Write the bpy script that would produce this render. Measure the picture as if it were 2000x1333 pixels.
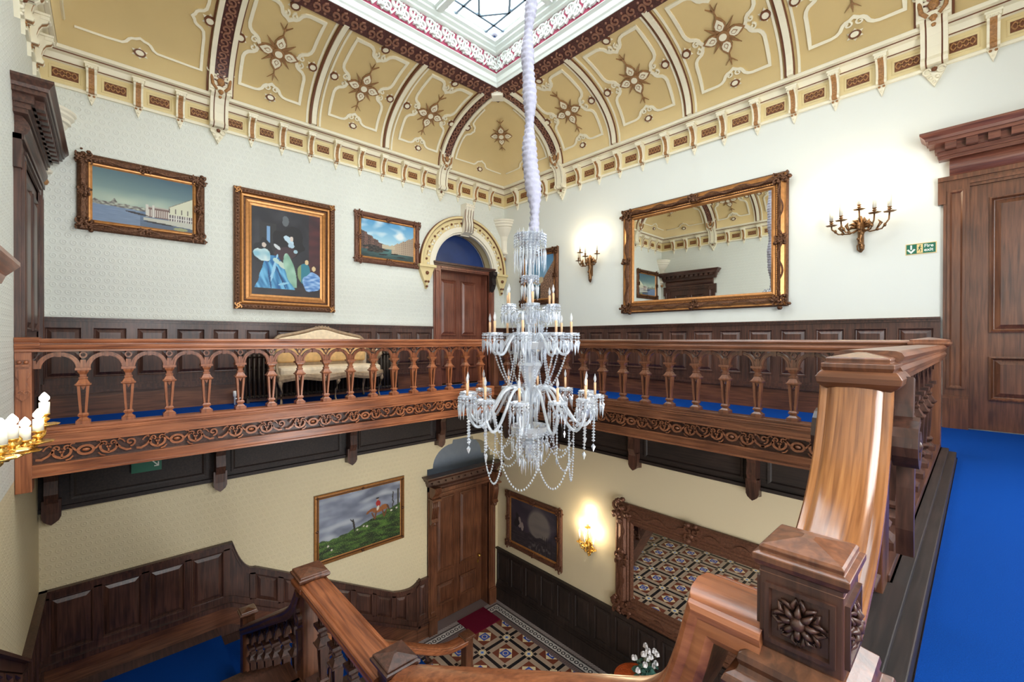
import bpy, bmesh, math, random
from mathutils import Vector, Matrix, noise
random.seed(7)
PI = math.pi
for o in list(bpy.data.objects): bpy.data.objects.remove(o)
scene = bpy.context.scene
COL = scene.collection

# ------------------------------------------------------------ camera
cam_d = bpy.data.cameras.new('camera'); cam = bpy.data.objects.new('camera', cam_d); COL.objects.link(cam)
_ya, _pi, _ro = map(math.radians, (47.09, -0.2225, 0.0974))
_d = Vector((-math.sin(_ya), math.cos(_ya), 0)); _r = Vector((math.cos(_ya), math.sin(_ya), 0)); _z = Vector((0, 0, 1))
D2 = _d*math.cos(_pi) + _z*math.sin(_pi); UP = _z*math.cos(_pi) - _d*math.sin(_pi)
R2 = _r*math.cos(_ro) + UP*math.sin(_ro); U2 = UP*math.cos(_ro) - _r*math.sin(_ro)
m = Matrix((R2, U2, -D2)).transposed().to_4x4(); m.translation = Vector((7.919, -7.098, 1.0))
cam.matrix_world = m
cam_d.sensor_fit = 'HORIZONTAL'; cam_d.sensor_width = 36; cam_d.lens = 850.9*36/2000; cam_d.clip_start = 0.02
scene.camera = cam
# ------------------------------------------------------------ world, exposure, big lights
w = bpy.data.worlds.new('world'); scene.world = w; w.use_nodes = True
w.node_tree.nodes['Background'].inputs[0].default_value = (0.93, 0.96, 1, 1)
w.node_tree.nodes['Background'].inputs[1].default_value = 1.0
scene.view_settings.view_transform = 'Standard'; scene.view_settings.look = 'None'
scene.view_settings.gamma = 1; scene.view_settings.use_curve_mapping = False
scene.view_settings.exposure = EXPOSURE = 0.45
SKY_STRENGTH = 6.5       # daylight through the laylight panes
FILL_WIN_STRENGTH = 11.0       # added fill light from the unseen right-hand windows
SCONCE_W = 2.2           # each candle bulb of a wall light
try:
    scene.cycles.max_bounces = 8; scene.cycles.diffuse_bounces = 4; scene.cycles.glossy_bounces = 4
    scene.cycles.transmission_bounces = 4; scene.cycles.transparent_max_bounces = 12
    scene.cycles.sample_clamp_indirect = 6; scene.cycles.caustics_reflective = False; scene.cycles.caustics_refractive = False
    scene.cycles.use_denoising = True
except Exception: pass

# ------------------------------------------------------------ helpers
def srgb(r, g, b):
    f = lambda c: c/12.92 if c <= 0.04045 else ((c+0.055)/1.055)**2.4
    return (f(r/255), f(g/255), f(b/255), 1)

class Ex:
    "arithmetic on shader sockets"
    nt = None
    def __init__(s, v): s.v = v
    @staticmethod
    def op(kind, *a):
        n = Ex.nt.nodes.new('ShaderNodeMath'); n.operation = kind
        for i, x in enumerate(a):
            if isinstance(x, Ex): x = x.v
            if isinstance(x, (int, float)): n.inputs[i].default_value = x
            else: Ex.nt.links.new(x, n.inputs[i])
        return Ex(n.outputs[0])
    def __add__(a, b): return Ex.op('ADD', a, b)
    def __sub__(a, b): return Ex.op('SUBTRACT', a, b)
    def __rsub__(a, b): return Ex.op('SUBTRACT', b, a)
    def __mul__(a, b): return Ex.op('MULTIPLY', a, b)
    __radd__ = __add__; __rmul__ = __mul__
    def __lt__(a, b): return Ex.op('LESS_THAN', a, b)
    def __gt__(a, b): return Ex.op('GREATER_THAN', a, b)
    def frac(a): return Ex.op('FRACT', a)
    def abs(a): return Ex.op('ABSOLUTE', a)
def emin(a, b): return Ex.op('MINIMUM', a, b)
def emax(a, b): return Ex.op('MAXIMUM', a, b)
def esqrt(a): return Ex.op('SQRT', a)

MATS = {}
def newmat(name):
    mt = bpy.data.materials.new(name); mt.use_nodes = True
    nt = mt.node_tree; b = nt.nodes['Principled BSDF']
    MATS[name] = mt
    return mt, nt, b
def plain(name, col, rough=0.5, metal=0.0, noise_amt=0.0, nscale=8, bump=0.0, bscale=60, spec=None, coat=0):
    mt, nt, b = newmat(name)
    b.inputs['Base Color'].default_value = col; b.inputs['Roughness'].default_value = rough
    b.inputs['Metallic'].default_value = metal
    if spec is not None: b.inputs['Specular IOR Level'].default_value = spec
    if coat: b.inputs['Coat Weight'].default_value = coat; b.inputs['Coat Roughness'].default_value = 0.15
    tc = nt.nodes.new('ShaderNodeTexCoord')
    if noise_amt:
        n = nt.nodes.new('ShaderNodeTexNoise'); n.inputs['Scale'].default_value = nscale; n.inputs['Detail'].default_value = 5
        nt.links.new(tc.outputs['Object'], n.inputs['Vector'])
        r = nt.nodes.new('ShaderNodeValToRGB')
        k0, k1 = 1-noise_amt, 1+noise_amt
        r.color_ramp.elements[0].position = 0.3; r.color_ramp.elements[1].position = 0.7
        r.color_ramp.elements[0].color = (col[0]*k0, col[1]*k0, col[2]*k0, 1)
        r.color_ramp.elements[1].color = (min(1, col[0]*k1), min(1, col[1]*k1), min(1, col[2]*k1), 1)
        nt.links.new(n.outputs['Fac'], r.inputs['Fac']); nt.links.new(r.outputs['Color'], b.inputs['Base Color'])
    if bump:
        n = nt.nodes.new('ShaderNodeTexNoise'); n.inputs['Scale'].default_value = bscale; n.inputs['Detail'].default_value = 4
        nt.links.new(tc.outputs['Object'], n.inputs['Vector'])
        bp = nt.nodes.new('ShaderNodeBump'); bp.inputs['Strength'].default_value = bump; bp.inputs['Distance'].default_value = 0.01
        nt.links.new(n.outputs['Fac'], bp.inputs['Height']); nt.links.new(bp.outputs['Normal'], b.inputs['Normal'])
    return mt
def wood(name, dark, mid, light, axis='z', rough=0.34, scale=1.0, coat=0.25):
    mt, nt, b = newmat(name)
    tc = nt.nodes.new('ShaderNodeTexCoord'); mp = nt.nodes.new('ShaderNodeMapping')
    s = [26*scale]*3; s['xyz'.index(axis)] = 1.6*scale
    mp.inputs['Scale'].default_value = s
    nt.links.new(tc.outputs['Object'], mp.inputs['Vector'])
    n = nt.nodes.new('ShaderNodeTexNoise'); n.inputs['Scale'].default_value = 1.5; n.inputs['Detail'].default_value = 7; n.inputs['Distortion'].default_value = 0.6
    nt.links.new(mp.outputs['Vector'], n.inputs['Vector'])
    n2 = nt.nodes.new('ShaderNodeTexNoise'); n2.inputs['Scale'].default_value = 1.7; n2.inputs['Detail'].default_value = 2
    nt.links.new(tc.outputs['Object'], n2.inputs['Vector'])
    mx = nt.nodes.new('ShaderNodeMath'); mx.operation = 'MULTIPLY_ADD'; mx.inputs[1].default_value = 0.4; 
    nt.links.new(n2.outputs['Fac'], mx.inputs[0]); 
    m2 = nt.nodes.new('ShaderNodeMath'); m2.operation = 'MULTIPLY'; m2.inputs[1].default_value = 0.6
    nt.links.new(n.outputs['Fac'], m2.inputs[0]); nt.links.new(m2.outputs[0], mx.inputs[2])
    r = nt.nodes.new('ShaderNodeValToRGB'); cr = r.color_ramp
    cr.elements[0].position = 0.36; cr.elements[0].color = dark; cr.elements[1].position = 0.66; cr.elements[1].color = light
    e = cr.elements.new(0.5); e.color = mid
    nt.links.new(mx.outputs[0], r.inputs['Fac']); nt.links.new(r.outputs['Color'], b.inputs['Base Color'])
    b.inputs['Roughness'].default_value = rough
    b.inputs['Coat Weight'].default_value = coat; b.inputs['Coat Roughness'].default_value = 0.18
    bp = nt.nodes.new('ShaderNodeBump'); bp.inputs['Strength'].default_value = 0.18; bp.inputs['Distance'].default_value = 0.004
    nt.links.new(n.outputs['Fac'], bp.inputs['Height']); nt.links.new(bp.outputs['Normal'], b.inputs['Normal'])
    return mt
def emis(name, col, strength, base=None):
    mt, nt, b = newmat(name)
    b.inputs['Base Color'].default_value = base or col; b.inputs['Emission Color'].default_value = col
    b.inputs['Emission Strength'].default_value = strength; b.inputs['Roughness'].default_value = 0.3
    return mt
def wallpaper(name, col, rings=True, var=0.04):
    mt, nt, b = newmat(name); Ex.nt = nt
    tc = nt.nodes.new('ShaderNodeTexCoord')
    n = nt.nodes.new('ShaderNodeTexNoise'); n.inputs['Scale'].default_value = 1.1; n.inputs['Detail'].default_value = 4
    nt.links.new(tc.outputs['Object'], n.inputs['Vector'])
    r = nt.nodes.new('ShaderNodeValToRGB')
    r.color_ramp.elements[0].color = tuple(c*(1-var) for c in col[:3])+(1,); r.color_ramp.elements[1].color = tuple(min(1, c*(1+var)) for c in col[:3])+(1,)
    nt.links.new(n.outputs['Fac'], r.inputs['Fac']); nt.links.new(r.outputs['Color'], b.inputs['Base Color'])
    b.inputs['Roughness'].default_value = 0.55
    if rings:
        sp = nt.nodes.new('ShaderNodeSeparateXYZ'); nt.links.new(tc.outputs['Object'], sp.inputs[0])
        h = Ex(sp.outputs[0]) + Ex(sp.outputs[1]); v = Ex(sp.outputs[2])
        S = 11.0
        row = Ex.op('FLOOR', v*S)
        a = (h*S + row*0.5).frac() - 0.5; c = (v*S).frac() - 0.5
        d = esqrt(a*a + c*c)
        ring = emax(0.0, 1.0 - (d - 0.30).abs()*9.0)
        dot = emax(0.0, 1.0 - d*8.0)
        hh = ring + dot
        bp = nt.nodes.new('ShaderNodeBump'); bp.inputs['Strength'].default_value = 0.55; bp.inputs['Distance'].default_value = 0.006
        nt.links.new(hh.v, bp.inputs['Height']); nt.links.new(bp.outputs['Normal'], b.inputs['Normal'])
    return mt

class MB:
    "mesh builder: collects shapes in world (or local) coordinates through an optional mapping T(a,b,c)"
    def __init__(s, T=None): s.v = []; s.f = []; s.mi = []; s.sm = []; s.T = T
    def add(s, verts, faces, mi=0, smooth=False):
        n = len(s.v); T = s.T
        s.v += [Vector(T(*p)) if T else Vector(p) for p in verts]
        s.f += [[i+n for i in f] for f in faces]; s.mi += [mi]*len(faces); s.sm += [smooth]*len(faces)
        return s
    def box(s, a0, a1, b0, b1, c0, c1, mi=0):
        V = [(a, b, c) for a in (a0, a1) for b in (b0, b1) for c in (c0, c1)]
        return s.add(V, [(0,1,3,2), (4,6,7,5), (0,4,5,1), (2,3,7,6), (0,2,6,4), (1,5,7,3)], mi)
    def frust(s, cx, cy, z0, z1, h0, h1, mi=0, k0=None, k1=None):
        "square frustum about (cx,cy), half widths h0 at z0, h1 at z1 (z is the 3rd world axis)"
        k0 = h0 if k0 is None else k0; k1 = h1 if k1 is None else k1
        V = [(cx-h0, cy-k0, z0), (cx+h0, cy-k0, z0), (cx+h0, cy+k0, z0), (cx-h0, cy+k0, z0), (cx-h1, cy-k1, z1), (cx+h1, cy-k1, z1), (cx+h1, cy+k1, z1), (cx-h1, cy+k1, z1)]
        return s.add(V, [(3,2,1,0), (4,5,6,7), (0,1,5,4), (1,2,6,5), (2,3,7,6), (3,0,4,7)], mi)
    def stack(s, cx, cy, prof, mi=0):
        "square stacked profile [(z, half)]"
        V = []; F = []
        for z, h in prof: V += [(cx-h, cy-h, z), (cx+h, cy-h, z), (cx+h, cy+h, z), (cx-h, cy+h, z)]
        for i in range(len(prof)-1):
            for j in range(4): F.append((4*i+j, 4*i+(j+1) % 4, 4*i+4+(j+1) % 4, 4*i+4+j))
        F.append((3,2,1,0)); n = 4*(len(prof)-1); F.append((n, n+1, n+2, n+3))
        return s.add(V, F, mi)
    def lathe(s, prof, c=(0,0,0), segs=16, mi=0, smooth=True, cap=True, lobes=0, amp=0.0):
        "profile [(r,z)] about the local z (3rd) axis"
        V = []; F = []
        for r, z in prof:
            for k in range(segs):
                a = 2*PI*k/segs; rr = r*(1+amp*math.cos(lobes*a)) if lobes else r
                V.append((c[0]+rr*math.cos(a), c[1]+rr*math.sin(a), c[2]+z))
        for i in range(len(prof)-1):
            for k in range(segs):
                k2 = (k+1) % segs
                F.append((i*segs+k, i*segs+k2, (i+1)*segs+k2, (i+1)*segs+k))
        if cap:
            F.append(tuple(range(segs))[::-1]); n = (len(prof)-1)*segs; F.append(tuple(range(n, n+segs)))
        return s.add(V, F, mi, smooth)
    def tube(s, path, rad, segs=8, mi=0, smooth=True, caps=True):
        P = [Vector(p) for p in path]; V = []; F = []
        up = Vector((0.013, 0.021, 1)); 
        for i, p in enumerate(P):
            t = (P[min(i+1, len(P)-1)] - P[max(i-1, 0)])
            t = t.normalized() if t.length > 1e-9 else Vector((0, 0, 1))
            sx = t.cross(up); 
            if sx.length < 0.05: sx = t.cross(Vector((1, 0, 0.1)))
            sx.normalize(); sy = sx.cross(t)
            r = rad[i] if isinstance(rad, (list, tuple)) else rad
            for k in range(segs):
                a = 2*PI*k/segs; V.append(tuple(p + sx*(r*math.cos(a)) + sy*(r*math.sin(a))))
        for i in range(len(P)-1):
            for k in range(segs):
                k2 = (k+1) % segs; F.append((i*segs+k, i*segs+k2, (i+1)*segs+k2, (i+1)*segs+k))
        if caps: F.append(tuple(range(segs))[::-1]); n = (len(P)-1)*segs; F.append(tuple(range(n, n+segs)))
        return s.add(V, F, mi, smooth)
    def sphere(s, c, r, mi=0, n=8, sc=(1,1,1), smooth=True):
        V = [(c[0], c[1], c[2]-r*sc[2])]; F = []; m2 = n
        for i in range(1, n//2):
            ph = -PI/2 + PI*i/(n//2)
            for k in range(m2): a = 2*PI*k/m2; V.append((c[0]+r*sc[0]*math.cos(ph)*math.cos(a), c[1]+r*sc[1]*math.cos(ph)*math.sin(a), c[2]+r*sc[2]*math.sin(ph)))
        V.append((c[0], c[1], c[2]+r*sc[2])); L = n//2-1
        for k in range(m2): F.append((0, 1+(k+1) % m2, 1+k))
        for i in range(L-1):
            for k in range(m2): a = 1+i*m2; F.append((a+k, a+(k+1) % m2, a+m2+(k+1) % m2, a+m2+k))
        a = 1+(L-1)*m2
        for k in range(m2): F.append((a+k, a+(k+1) % m2, len(V)-1))
        return s.add(V, F, mi, smooth)
    def sweep(s, path, prof, mi=0, smooth=False, up=(0,0,1), caps=True, closed=False):
        "closed 2D profile [(side, up)] along a path; side is horizontal"
        P = [Vector(p) for p in path]; n = len(prof); V = []; F = []; N = len(P)
        for i, p in enumerate(P):
            if closed: t0 = (P[i]-P[i-1]).normalized(); t1 = (P[(i+1) % N]-P[i]).normalized()
            else:
                t0 = (P[i]-P[i-1]).normalized() if i else (P[1]-P[0]).normalized()
                t1 = (P[i+1]-P[i]).normalized() if i < N-1 else t0
            t = (t0+t1).normalized(); k = 1/max(0.3, t.dot(t1))
            side = t.cross(Vector(up)).normalized(); u = side.cross(t)
            horiz = abs(t0.z-t1.z) < 1e-4
            for a, b in prof: V.append(tuple(p + side*(a*(k if horiz else 1)) + u*(b*(1 if horiz else k))))
        rng = N if closed else N-1
        for i in range(rng):
            for j in range(n):
                a, b = i*n, ((i+1) % N)*n; F.append((a+j, a+(j+1) % n, b+(j+1) % n, b+j))
        if caps and not closed: F.append(tuple(range(n))[::-1]); F.append(tuple(range((N-1)*n, N*n)))
        return s.add(V, F, mi, smooth)
    def loops(s, rings, mi=0, smooth=False, cap0=False, cap1=False, mis=None):
        n = len(rings[0]); V = [p for r in rings for p in r]; base = len(s.f)
        for i in range(len(rings)-1):
            pass
        F = []; 
        for i in range(len(rings)-1):
            for j in range(n): F.append((i*n+j, i*n+(j+1) % n, (i+1)*n+(j+1) % n, (i+1)*n+j))
        if cap0: F.append(tuple(range(n))[::-1])
        if cap1: F.append(tuple(range((len(rings)-1)*n, len(rings)*n)))
        s.add(V, F, mi, smooth)
        if mis:
            for i in range(len(rings)-1):
                for j in range(n): s.mi[base+i*n+j] = mis[i]
        return s
    def relief(s, a0, a1, b0, b1, levels, mi=0, cap=True, mis=None):
        "nested rectangles [(inset, c)] in the mapped plane"
        rings = [[(a0+i, b0+i, c), (a1-i, b0+i, c), (a1-i, b1-i, c), (a0+i, b1-i, c)] for i, c in levels]
        return s.loops(rings, mi, cap1=cap, mis=mis)
    def ribbon(s, pts, w, c0, c1, mi=0, closed=False):
        "flat bar of width w following 2D points (a,b), from c0 to c1"
        N = len(pts); L = []; Rr = []
        for i in range(N):
            p = pts[i]; q0 = pts[i-1] if (i or closed) else p; q1 = pts[(i+1) % N] if (i < N-1 or closed) else p
            dx, dy = q1[0]-q0[0], q1[1]-q0[1]; l = math.hypot(dx, dy) or 1
            ww = w[i] if isinstance(w, (list, tuple)) else w
            nx, ny = -dy/l*ww/2, dx/l*ww/2
            if 0 < i < N-1 or closed:
                e0 = (p[0]-q0[0], p[1]-q0[1]); e1 = (q1[0]-p[0], q1[1]-p[1])
                l0, l1 = math.hypot(*e0) or 1, math.hypot(*e1) or 1
                cs = (e0[0]*e1[0]+e0[1]*e1[1])/(l0*l1); k = 1/math.sqrt(max(0.25, (1+cs)/2)); nx *= k; ny *= k
            L.append((p[0]+nx, p[1]+ny)); Rr.append((p[0]-nx, p[1]-ny))
        rings = [[(L[i][0], L[i][1], c1), (Rr[i][0], Rr[i][1], c1), (Rr[i][0], Rr[i][1], c0), (L[i][0], L[i][1], c0)] for i in range(N)]
        if closed: rings.append(rings[0])
        return s.loops(rings, mi, cap0=not closed, cap1=not closed)
    def plate(s, pts, c0, c1, mi=0):
        n = len(pts); V = [(p[0], p[1], c1) for p in pts] + [(p[0], p[1], c0) for p in pts]
        F = [tuple(range(n)), tuple(range(n, 2*n))[::-1]] + [(i, (i+1) % n, n+(i+1) % n, n+i) for i in range(n)]
        return s.add(V, F, mi)
    def mesh(s, name, mats, origin=(0,0,0), recalc=True):
        me = bpy.data.meshes.new(name); o = Vector(origin)
        me.from_pydata([tuple(p-o) for p in s.v], [], s.f)
        for mt in (mats if isinstance(mats, (list, tuple)) else [mats]): me.materials.append(MATS[mt] if isinstance(mt, str) else mt)
        me.polygons.foreach_set('material_index', s.mi); me.polygons.foreach_set('use_smooth', s.sm)
        if recalc:
            bm = bmesh.new(); bm.from_mesh(me); bmesh.ops.recalc_face_normals(bm, faces=bm.faces); bm.to_mesh(me); bm.free()
        me.update()
        return me
    def build(s, name, mats, parent=None, local=False, bevel=0, origin=None, recalc=True):
        if parent is not None and not local:
            o = worldloc(parent)
        else: o = Vector(origin or (0, 0, 0))
        me = s.mesh(name, mats, o, recalc)
        ob = bpy.data.objects.new(name, me); COL.objects.link(ob)
        if parent is not None: ob.parent = parent
        elif origin: ob.location = origin
        if bevel:
            md = ob.modifiers.new('bevel', 'BEVEL'); md.width = bevel; md.segments = 2; md.limit_method = 'ANGLE'; md.angle_limit = 0.7
        return ob
def worldloc(o):
    v = Vector((0, 0, 0))
    while o is not None: v = v + Vector(o.location); o = o.parent
    return v
def tag(o, label=None, cat=None, group=None, kind=None):
    if label: o['label'] = label
    if cat: o['category'] = cat
    if group: o['group'] = group
    if kind: o['kind'] = kind
    return o
def thing(name, loc, label=None, cat=None, group=None, kind=None):
    o = bpy.data.objects.new(name, None); COL.objects.link(o); o.location = loc; o.empty_display_size = 0.1
    return tag(o, label, cat, group, kind)
def inst(me, name, parent, loc, rz=0, local=False):
    ob = bpy.data.objects.new(name, me); COL.objects.link(ob); ob.parent = parent
    ob.location = loc if local else Vector(loc)-worldloc(parent); ob.rotation_euler = (0, 0, rz)
    return ob
def arc(cx, cy, r, a0, a1, n=12, ry=None):
    ry = ry or r
    return [(cx+r*math.cos(math.radians(a0+(a1-a0)*i/n)), cy+ry*math.sin(math.radians(a0+(a1-a0)*i/n))) for i in range(n+1)]
def spiral(cx, cy, r0, r1, a0, a1, n=18):
    return [(cx+(r0+(r1-r0)*i/n)*math.cos(math.radians(a0+(a1-a0)*i/n)), cy+(r0+(r1-r0)*i/n)*math.sin(math.radians(a0+(a1-a0)*i/n))) for i in range(n+1)]

# wall mappings: a along the wall, b = height, c = distance out of the wall into the hall
LX, LY = 9.4, 7.72
TA = lambda a, b, c: (c, a, b)
TB = lambda a, b, c: (a, -c, b)
TC = lambda a, b, c: (a, -LY+c, b)
TD = lambda a, b, c: (LX-c, a, b)
TBL = lambda a, b, c: (a, -0.2-c, b)
G = -5.26

# ------------------------------------------------------------ materials
for ax in 'xyz':
    wood('oak_'+ax, srgb(72, 42, 27), srgb(102, 62, 41), srgb(130, 82, 55), ax)
    wood('warm_'+ax, srgb(108, 58, 34), srgb(150, 88, 54), srgb(180, 112, 72), ax)  # oak copy with the warm light on the left rail put into its colour
    wood('dark_'+ax, srgb(46, 27, 21), srgb(74, 46, 36), srgb(100, 64, 50), ax, rough=0.4, coat=0.15)
    wood('black_'+ax, srgb(24, 17, 15), srgb(40, 29, 25), srgb(56, 41, 36), ax, rough=0.6, coat=0.0)
wood('red_z', srgb(92, 52, 38), srgb(124, 72, 54), srgb(146, 90, 68), 'z')
wood('red_x', srgb(78, 42, 34), srgb(112, 66, 52), srgb(136, 84, 66), 'x')
pm = wood('pale_oak', srgb(108, 64, 34), srgb(144, 92, 52), srgb(168, 114, 68), 'z', rough=0.2, coat=0.6)
for n_ in pm.node_tree.nodes:
    if n_.type == 'MAPPING': n_.inputs['Scale'].default_value = (52, 2.2, 2.2)
wallpaper('paper_up', srgb(222, 224, 214))
wallpaper('paper_low', srgb(222, 207, 170))
wallpaper('paint_up', srgb(224, 226, 218), rings=False, var=0.02)
wallpaper('paint_low', srgb(218, 203, 170), rings=False, var=0.03)
plain('cream', srgb(236, 228, 208), 0.5, bump=0.1)
plain('ivory', srgb(240, 232, 206), 0.5)
plain('white', srgb(240, 240, 236), 0.45)
plain('mustard', srgb(220, 194, 138), 0.55, noise_amt=0.03, nscale=2)
plain('mustard_deep', srgb(196, 164, 98), 0.55, noise_amt=0.04, nscale=2)
plain('frieze', srgb(222, 202, 150), 0.5)
plain('brown_line', srgb(112, 66, 38), 0.6)
plain('gilt_brown', srgb(168, 120, 72), 0.5, noise_amt=0.35, nscale=60, bump=0.6, bscale=90)
plain('star_brown', srgb(160, 120, 80), 0.45, metal=0.2, noise_amt=0.15, nscale=30)
plain('burgundy', srgb(82, 44, 39), 0.5, noise_amt=0.5, nscale=45)
plain('burgundy_gilt', srgb(142, 98, 78), 0.5, noise_amt=0.2, nscale=30)
plain('crimson', srgb(168, 60, 92), 0.6)
plain('blue_carpet', srgb(3, 62, 142), 0.95, noise_amt=0.16, nscale=260, bump=0.5, bscale=420, spec=0.1)
plain('gold_dark', srgb(100, 66, 44), 0.38, metal=0.55, noise_amt=0.35, nscale=45, bump=0.9, bscale=55)
plain('gold', srgb(186, 130, 76), 0.34, metal=0.6, noise_amt=0.15, nscale=25)
plain('bronze_frame', srgb(112, 74, 56), 0.4, metal=0.4, noise_amt=0.3, nscale=45, bump=0.8, bscale=55)
plain('bronze', srgb(128, 92, 58), 0.35, metal=0.75, noise_amt=0.2, nscale=40)
plain('brass', srgb(214, 168, 84), 0.25, metal=0.85)
plain('candle', srgb(232, 226, 208), 0.5)
plain('candle_tan', srgb(226, 182, 140), 0.5)
plain('radiator', srgb(70, 58, 48), 0.4, metal=0.3)
plain('green', srgb(16, 104, 78), 0.4)
plain('sign_white', srgb(228, 236, 226), 0.4)
plain('sign_cream', srgb(236, 206, 140), 0.4)
plain('black', srgb(16, 15, 16), 0.5)
plain('fabric', srgb(236, 214, 182), 0.85, noise_amt=0.12, nscale=18, bump=0.3, bscale=200)
plain('fabric_gold', srgb(222, 180, 122), 0.8, noise_amt=0.15, nscale=16, bump=0.3, bscale=200)
plain('sofa_wood', srgb(160, 134, 106), 0.45, metal=0.15, noise_amt=0.25, nscale=25)
plain('mat_red', srgb(104, 22, 44), 0.95, noise_amt=0.15, nscale=120, bump=0.6, bscale=160, spec=0.1)
plain('sleeve', srgb(180, 180, 200), 0.7, bump=0.5, bscale=40)
plain('leaf', srgb(52, 96, 84), 0.5, noise_amt=0.3, nscale=30)
plain('petal', srgb(246, 244, 246), 0.6)
plain('stem', srgb(120, 128, 96), 0.6)
plain('table_red', srgb(176, 78, 34), 0.35, noise_amt=0.2, nscale=25, coat=0.3)
plain('lunette_blue', srgb(44, 66, 122), 0.22, noise_amt=0.25, nscale=1.3)
plain('lunette_grey', srgb(128, 138, 150), 0.45, noise_amt=0.05)
plain('lead', srgb(120, 140, 158), 0.5)
plain('skywhite', srgb(226, 232, 226), 0.45)
emis('pane', (0.92, 0.97, 1.0, 1), SKY_STRENGTH)
emis('fill_winpane', (0.95, 0.98, 1.0, 1), FILL_WIN_STRENGTH)  # glow of the added fill windows
emis('bulb_on', (1.0, 0.92, 0.74, 1), 14)
plain('porcelain', srgb(236, 232, 226), 0.3)
mt, nt, b = newmat('mirror'); b.inputs['Base Color'].default_value = (0.86, 0.87, 0.84, 1); b.inputs['Metallic'].default_value = 1; b.inputs['Roughness'].default_value = 0.0
# crystal: part clear, part bright glossy
mt, nt, b = newmat('crystal')
b.inputs['Base Color'].default_value = (0.78, 0.84, 0.93, 1); b.inputs['Metallic'].default_value = 0.45; b.inputs['Roughness'].default_value = 0.05; b.inputs['Specular IOR Level'].default_value = 1.0
b.inputs['Coat Weight'].default_value = 0.6; b.inputs['Coat Roughness'].default_value = 0.02
tr = nt.nodes.new('ShaderNodeBsdfTransparent'); mxs = nt.nodes.new('ShaderNodeMixShader'); mxs.inputs[0].default_value = 0.66
nt.links.new(tr.outputs[0], mxs.inputs[1]); nt.links.new(b.outputs[0], mxs.inputs[2]); nt.links.new(mxs.outputs[0], nt.nodes['Material Output'].inputs[0])
mt, nt, b = newmat('clear_glass')
b.inputs['Base Color'].default_value = (0.95, 0.97, 1.0, 1); b.inputs['Roughness'].default_value = 0.03; b.inputs['Specular IOR Level'].default_value = 1.0
tr = nt.nodes.new('ShaderNodeBsdfTransparent'); mxs = nt.nodes.new('ShaderNodeMixShader'); mxs.inputs[0].default_value = 0.3
nt.links.new(tr.outputs[0], mxs.inputs[1]); nt.links.new(b.outputs[0], mxs.inputs[2]); nt.links.new(mxs.outputs[0], nt.nodes['Material Output'].inputs[0])
mt, nt, b = newmat('crystal_clear')
b.inputs['Base Color'].default_value = (0.85, 0.92, 1.0, 1); b.inputs['Roughness'].default_value = 0.04; b.inputs['Metallic'].default_value = 0.3; b.inputs['Specular IOR Level'].default_value = 1.0
tr = nt.nodes.new('ShaderNodeBsdfTransparent'); mxs = nt.nodes.new('ShaderNodeMixShader'); mxs.inputs[0].default_value = 0.42
nt.links.new(tr.outputs[0], mxs.inputs[1]); nt.links.new(b.outputs[0], mxs.inputs[2]); nt.links.new(mxs.outputs[0], nt.nodes['Material Output'].inputs[0])
# canvas: pigment in a colour attribute
mt, nt, b = newmat('canvas'); at = nt.nodes.new('ShaderNodeAttribute'); at.attribute_name = 'pigment'
nt.links.new(at.outputs['Color'], b.inputs['Base Color']); b.inputs['Roughness'].default_value = 0.42
# encaustic tile floor
mt, nt, b = newmat('tiles'); Ex.nt = nt
tc = nt.nodes.new('ShaderNodeTexCoord'); sp = nt.nodes.new('ShaderNodeSeparateXYZ'); nt.links.new(tc.outputs['Object'], sp.inputs[0])
x, y = Ex(sp.outputs[0]), Ex(sp.outputs[1])
def ramp_mix(c0, c1, f):
    n = nt.nodes.new('ShaderNodeMix'); n.data_type = 'RGBA'
    nt.links.new(f.v, n.inputs[0])
    for i, c in ((6, c0), (7, c1)):
        if isinstance(c, tuple): n.inputs[i].default_value = c
        else: nt.links.new(c, n.inputs[i])
    return n.outputs[2]
P = 0.657
fa = ((x-0.84)*(1/P)+0.5).frac()-0.5; fb = ((y+1.29)*(1/P)+0.5).frac()-0.5
A_, B_ = fa.abs(), fb.abs(); M_ = emax(A_, B_); S_ = A_+B_
tan, redb, blk, crm, blu = srgb(176, 154, 134), srgb(122, 66, 50), srgb(34, 34, 38), srgb(226, 206, 164), srgb(66, 92, 176)
c = ramp_mix(blk, tan, M_ < 0.446)
c = ramp_mix(c, redb, M_ < 0.292)
c = ramp_mix(c, crm, S_ < 0.275)
c = ramp_mix(c, blu, emax(A_+B_*0, B_) < 0.137)
rr = esqrt(A_*A_+B_*B_)
c = ramp_mix(c, crm, (rr-0.078).abs() < 0.012)
pc, qc = 0.5-A_, 0.5-B_
c = ramp_mix(c, tan, emax(pc, qc) < 0.165)
c = ramp_mix(c, blk, (emin(pc, qc) < 0.052)*(emax(pc, qc) > 0.125)*(emax(pc, qc) < 0.17))
c = ramp_mix(c, blk, emax((pc-0.137).abs(), (qc-0.137).abs()) < 0.05)
c = ramp_mix(c, crm, emax(emax(pc, qc) < 0.092, (pc+qc) < 0.14))
c = ramp_mix(c, srgb(150, 180, 226), (pc+qc) < 0.07)
c = ramp_mix(c, blu, emax(pc, qc) < 0.026)
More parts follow.
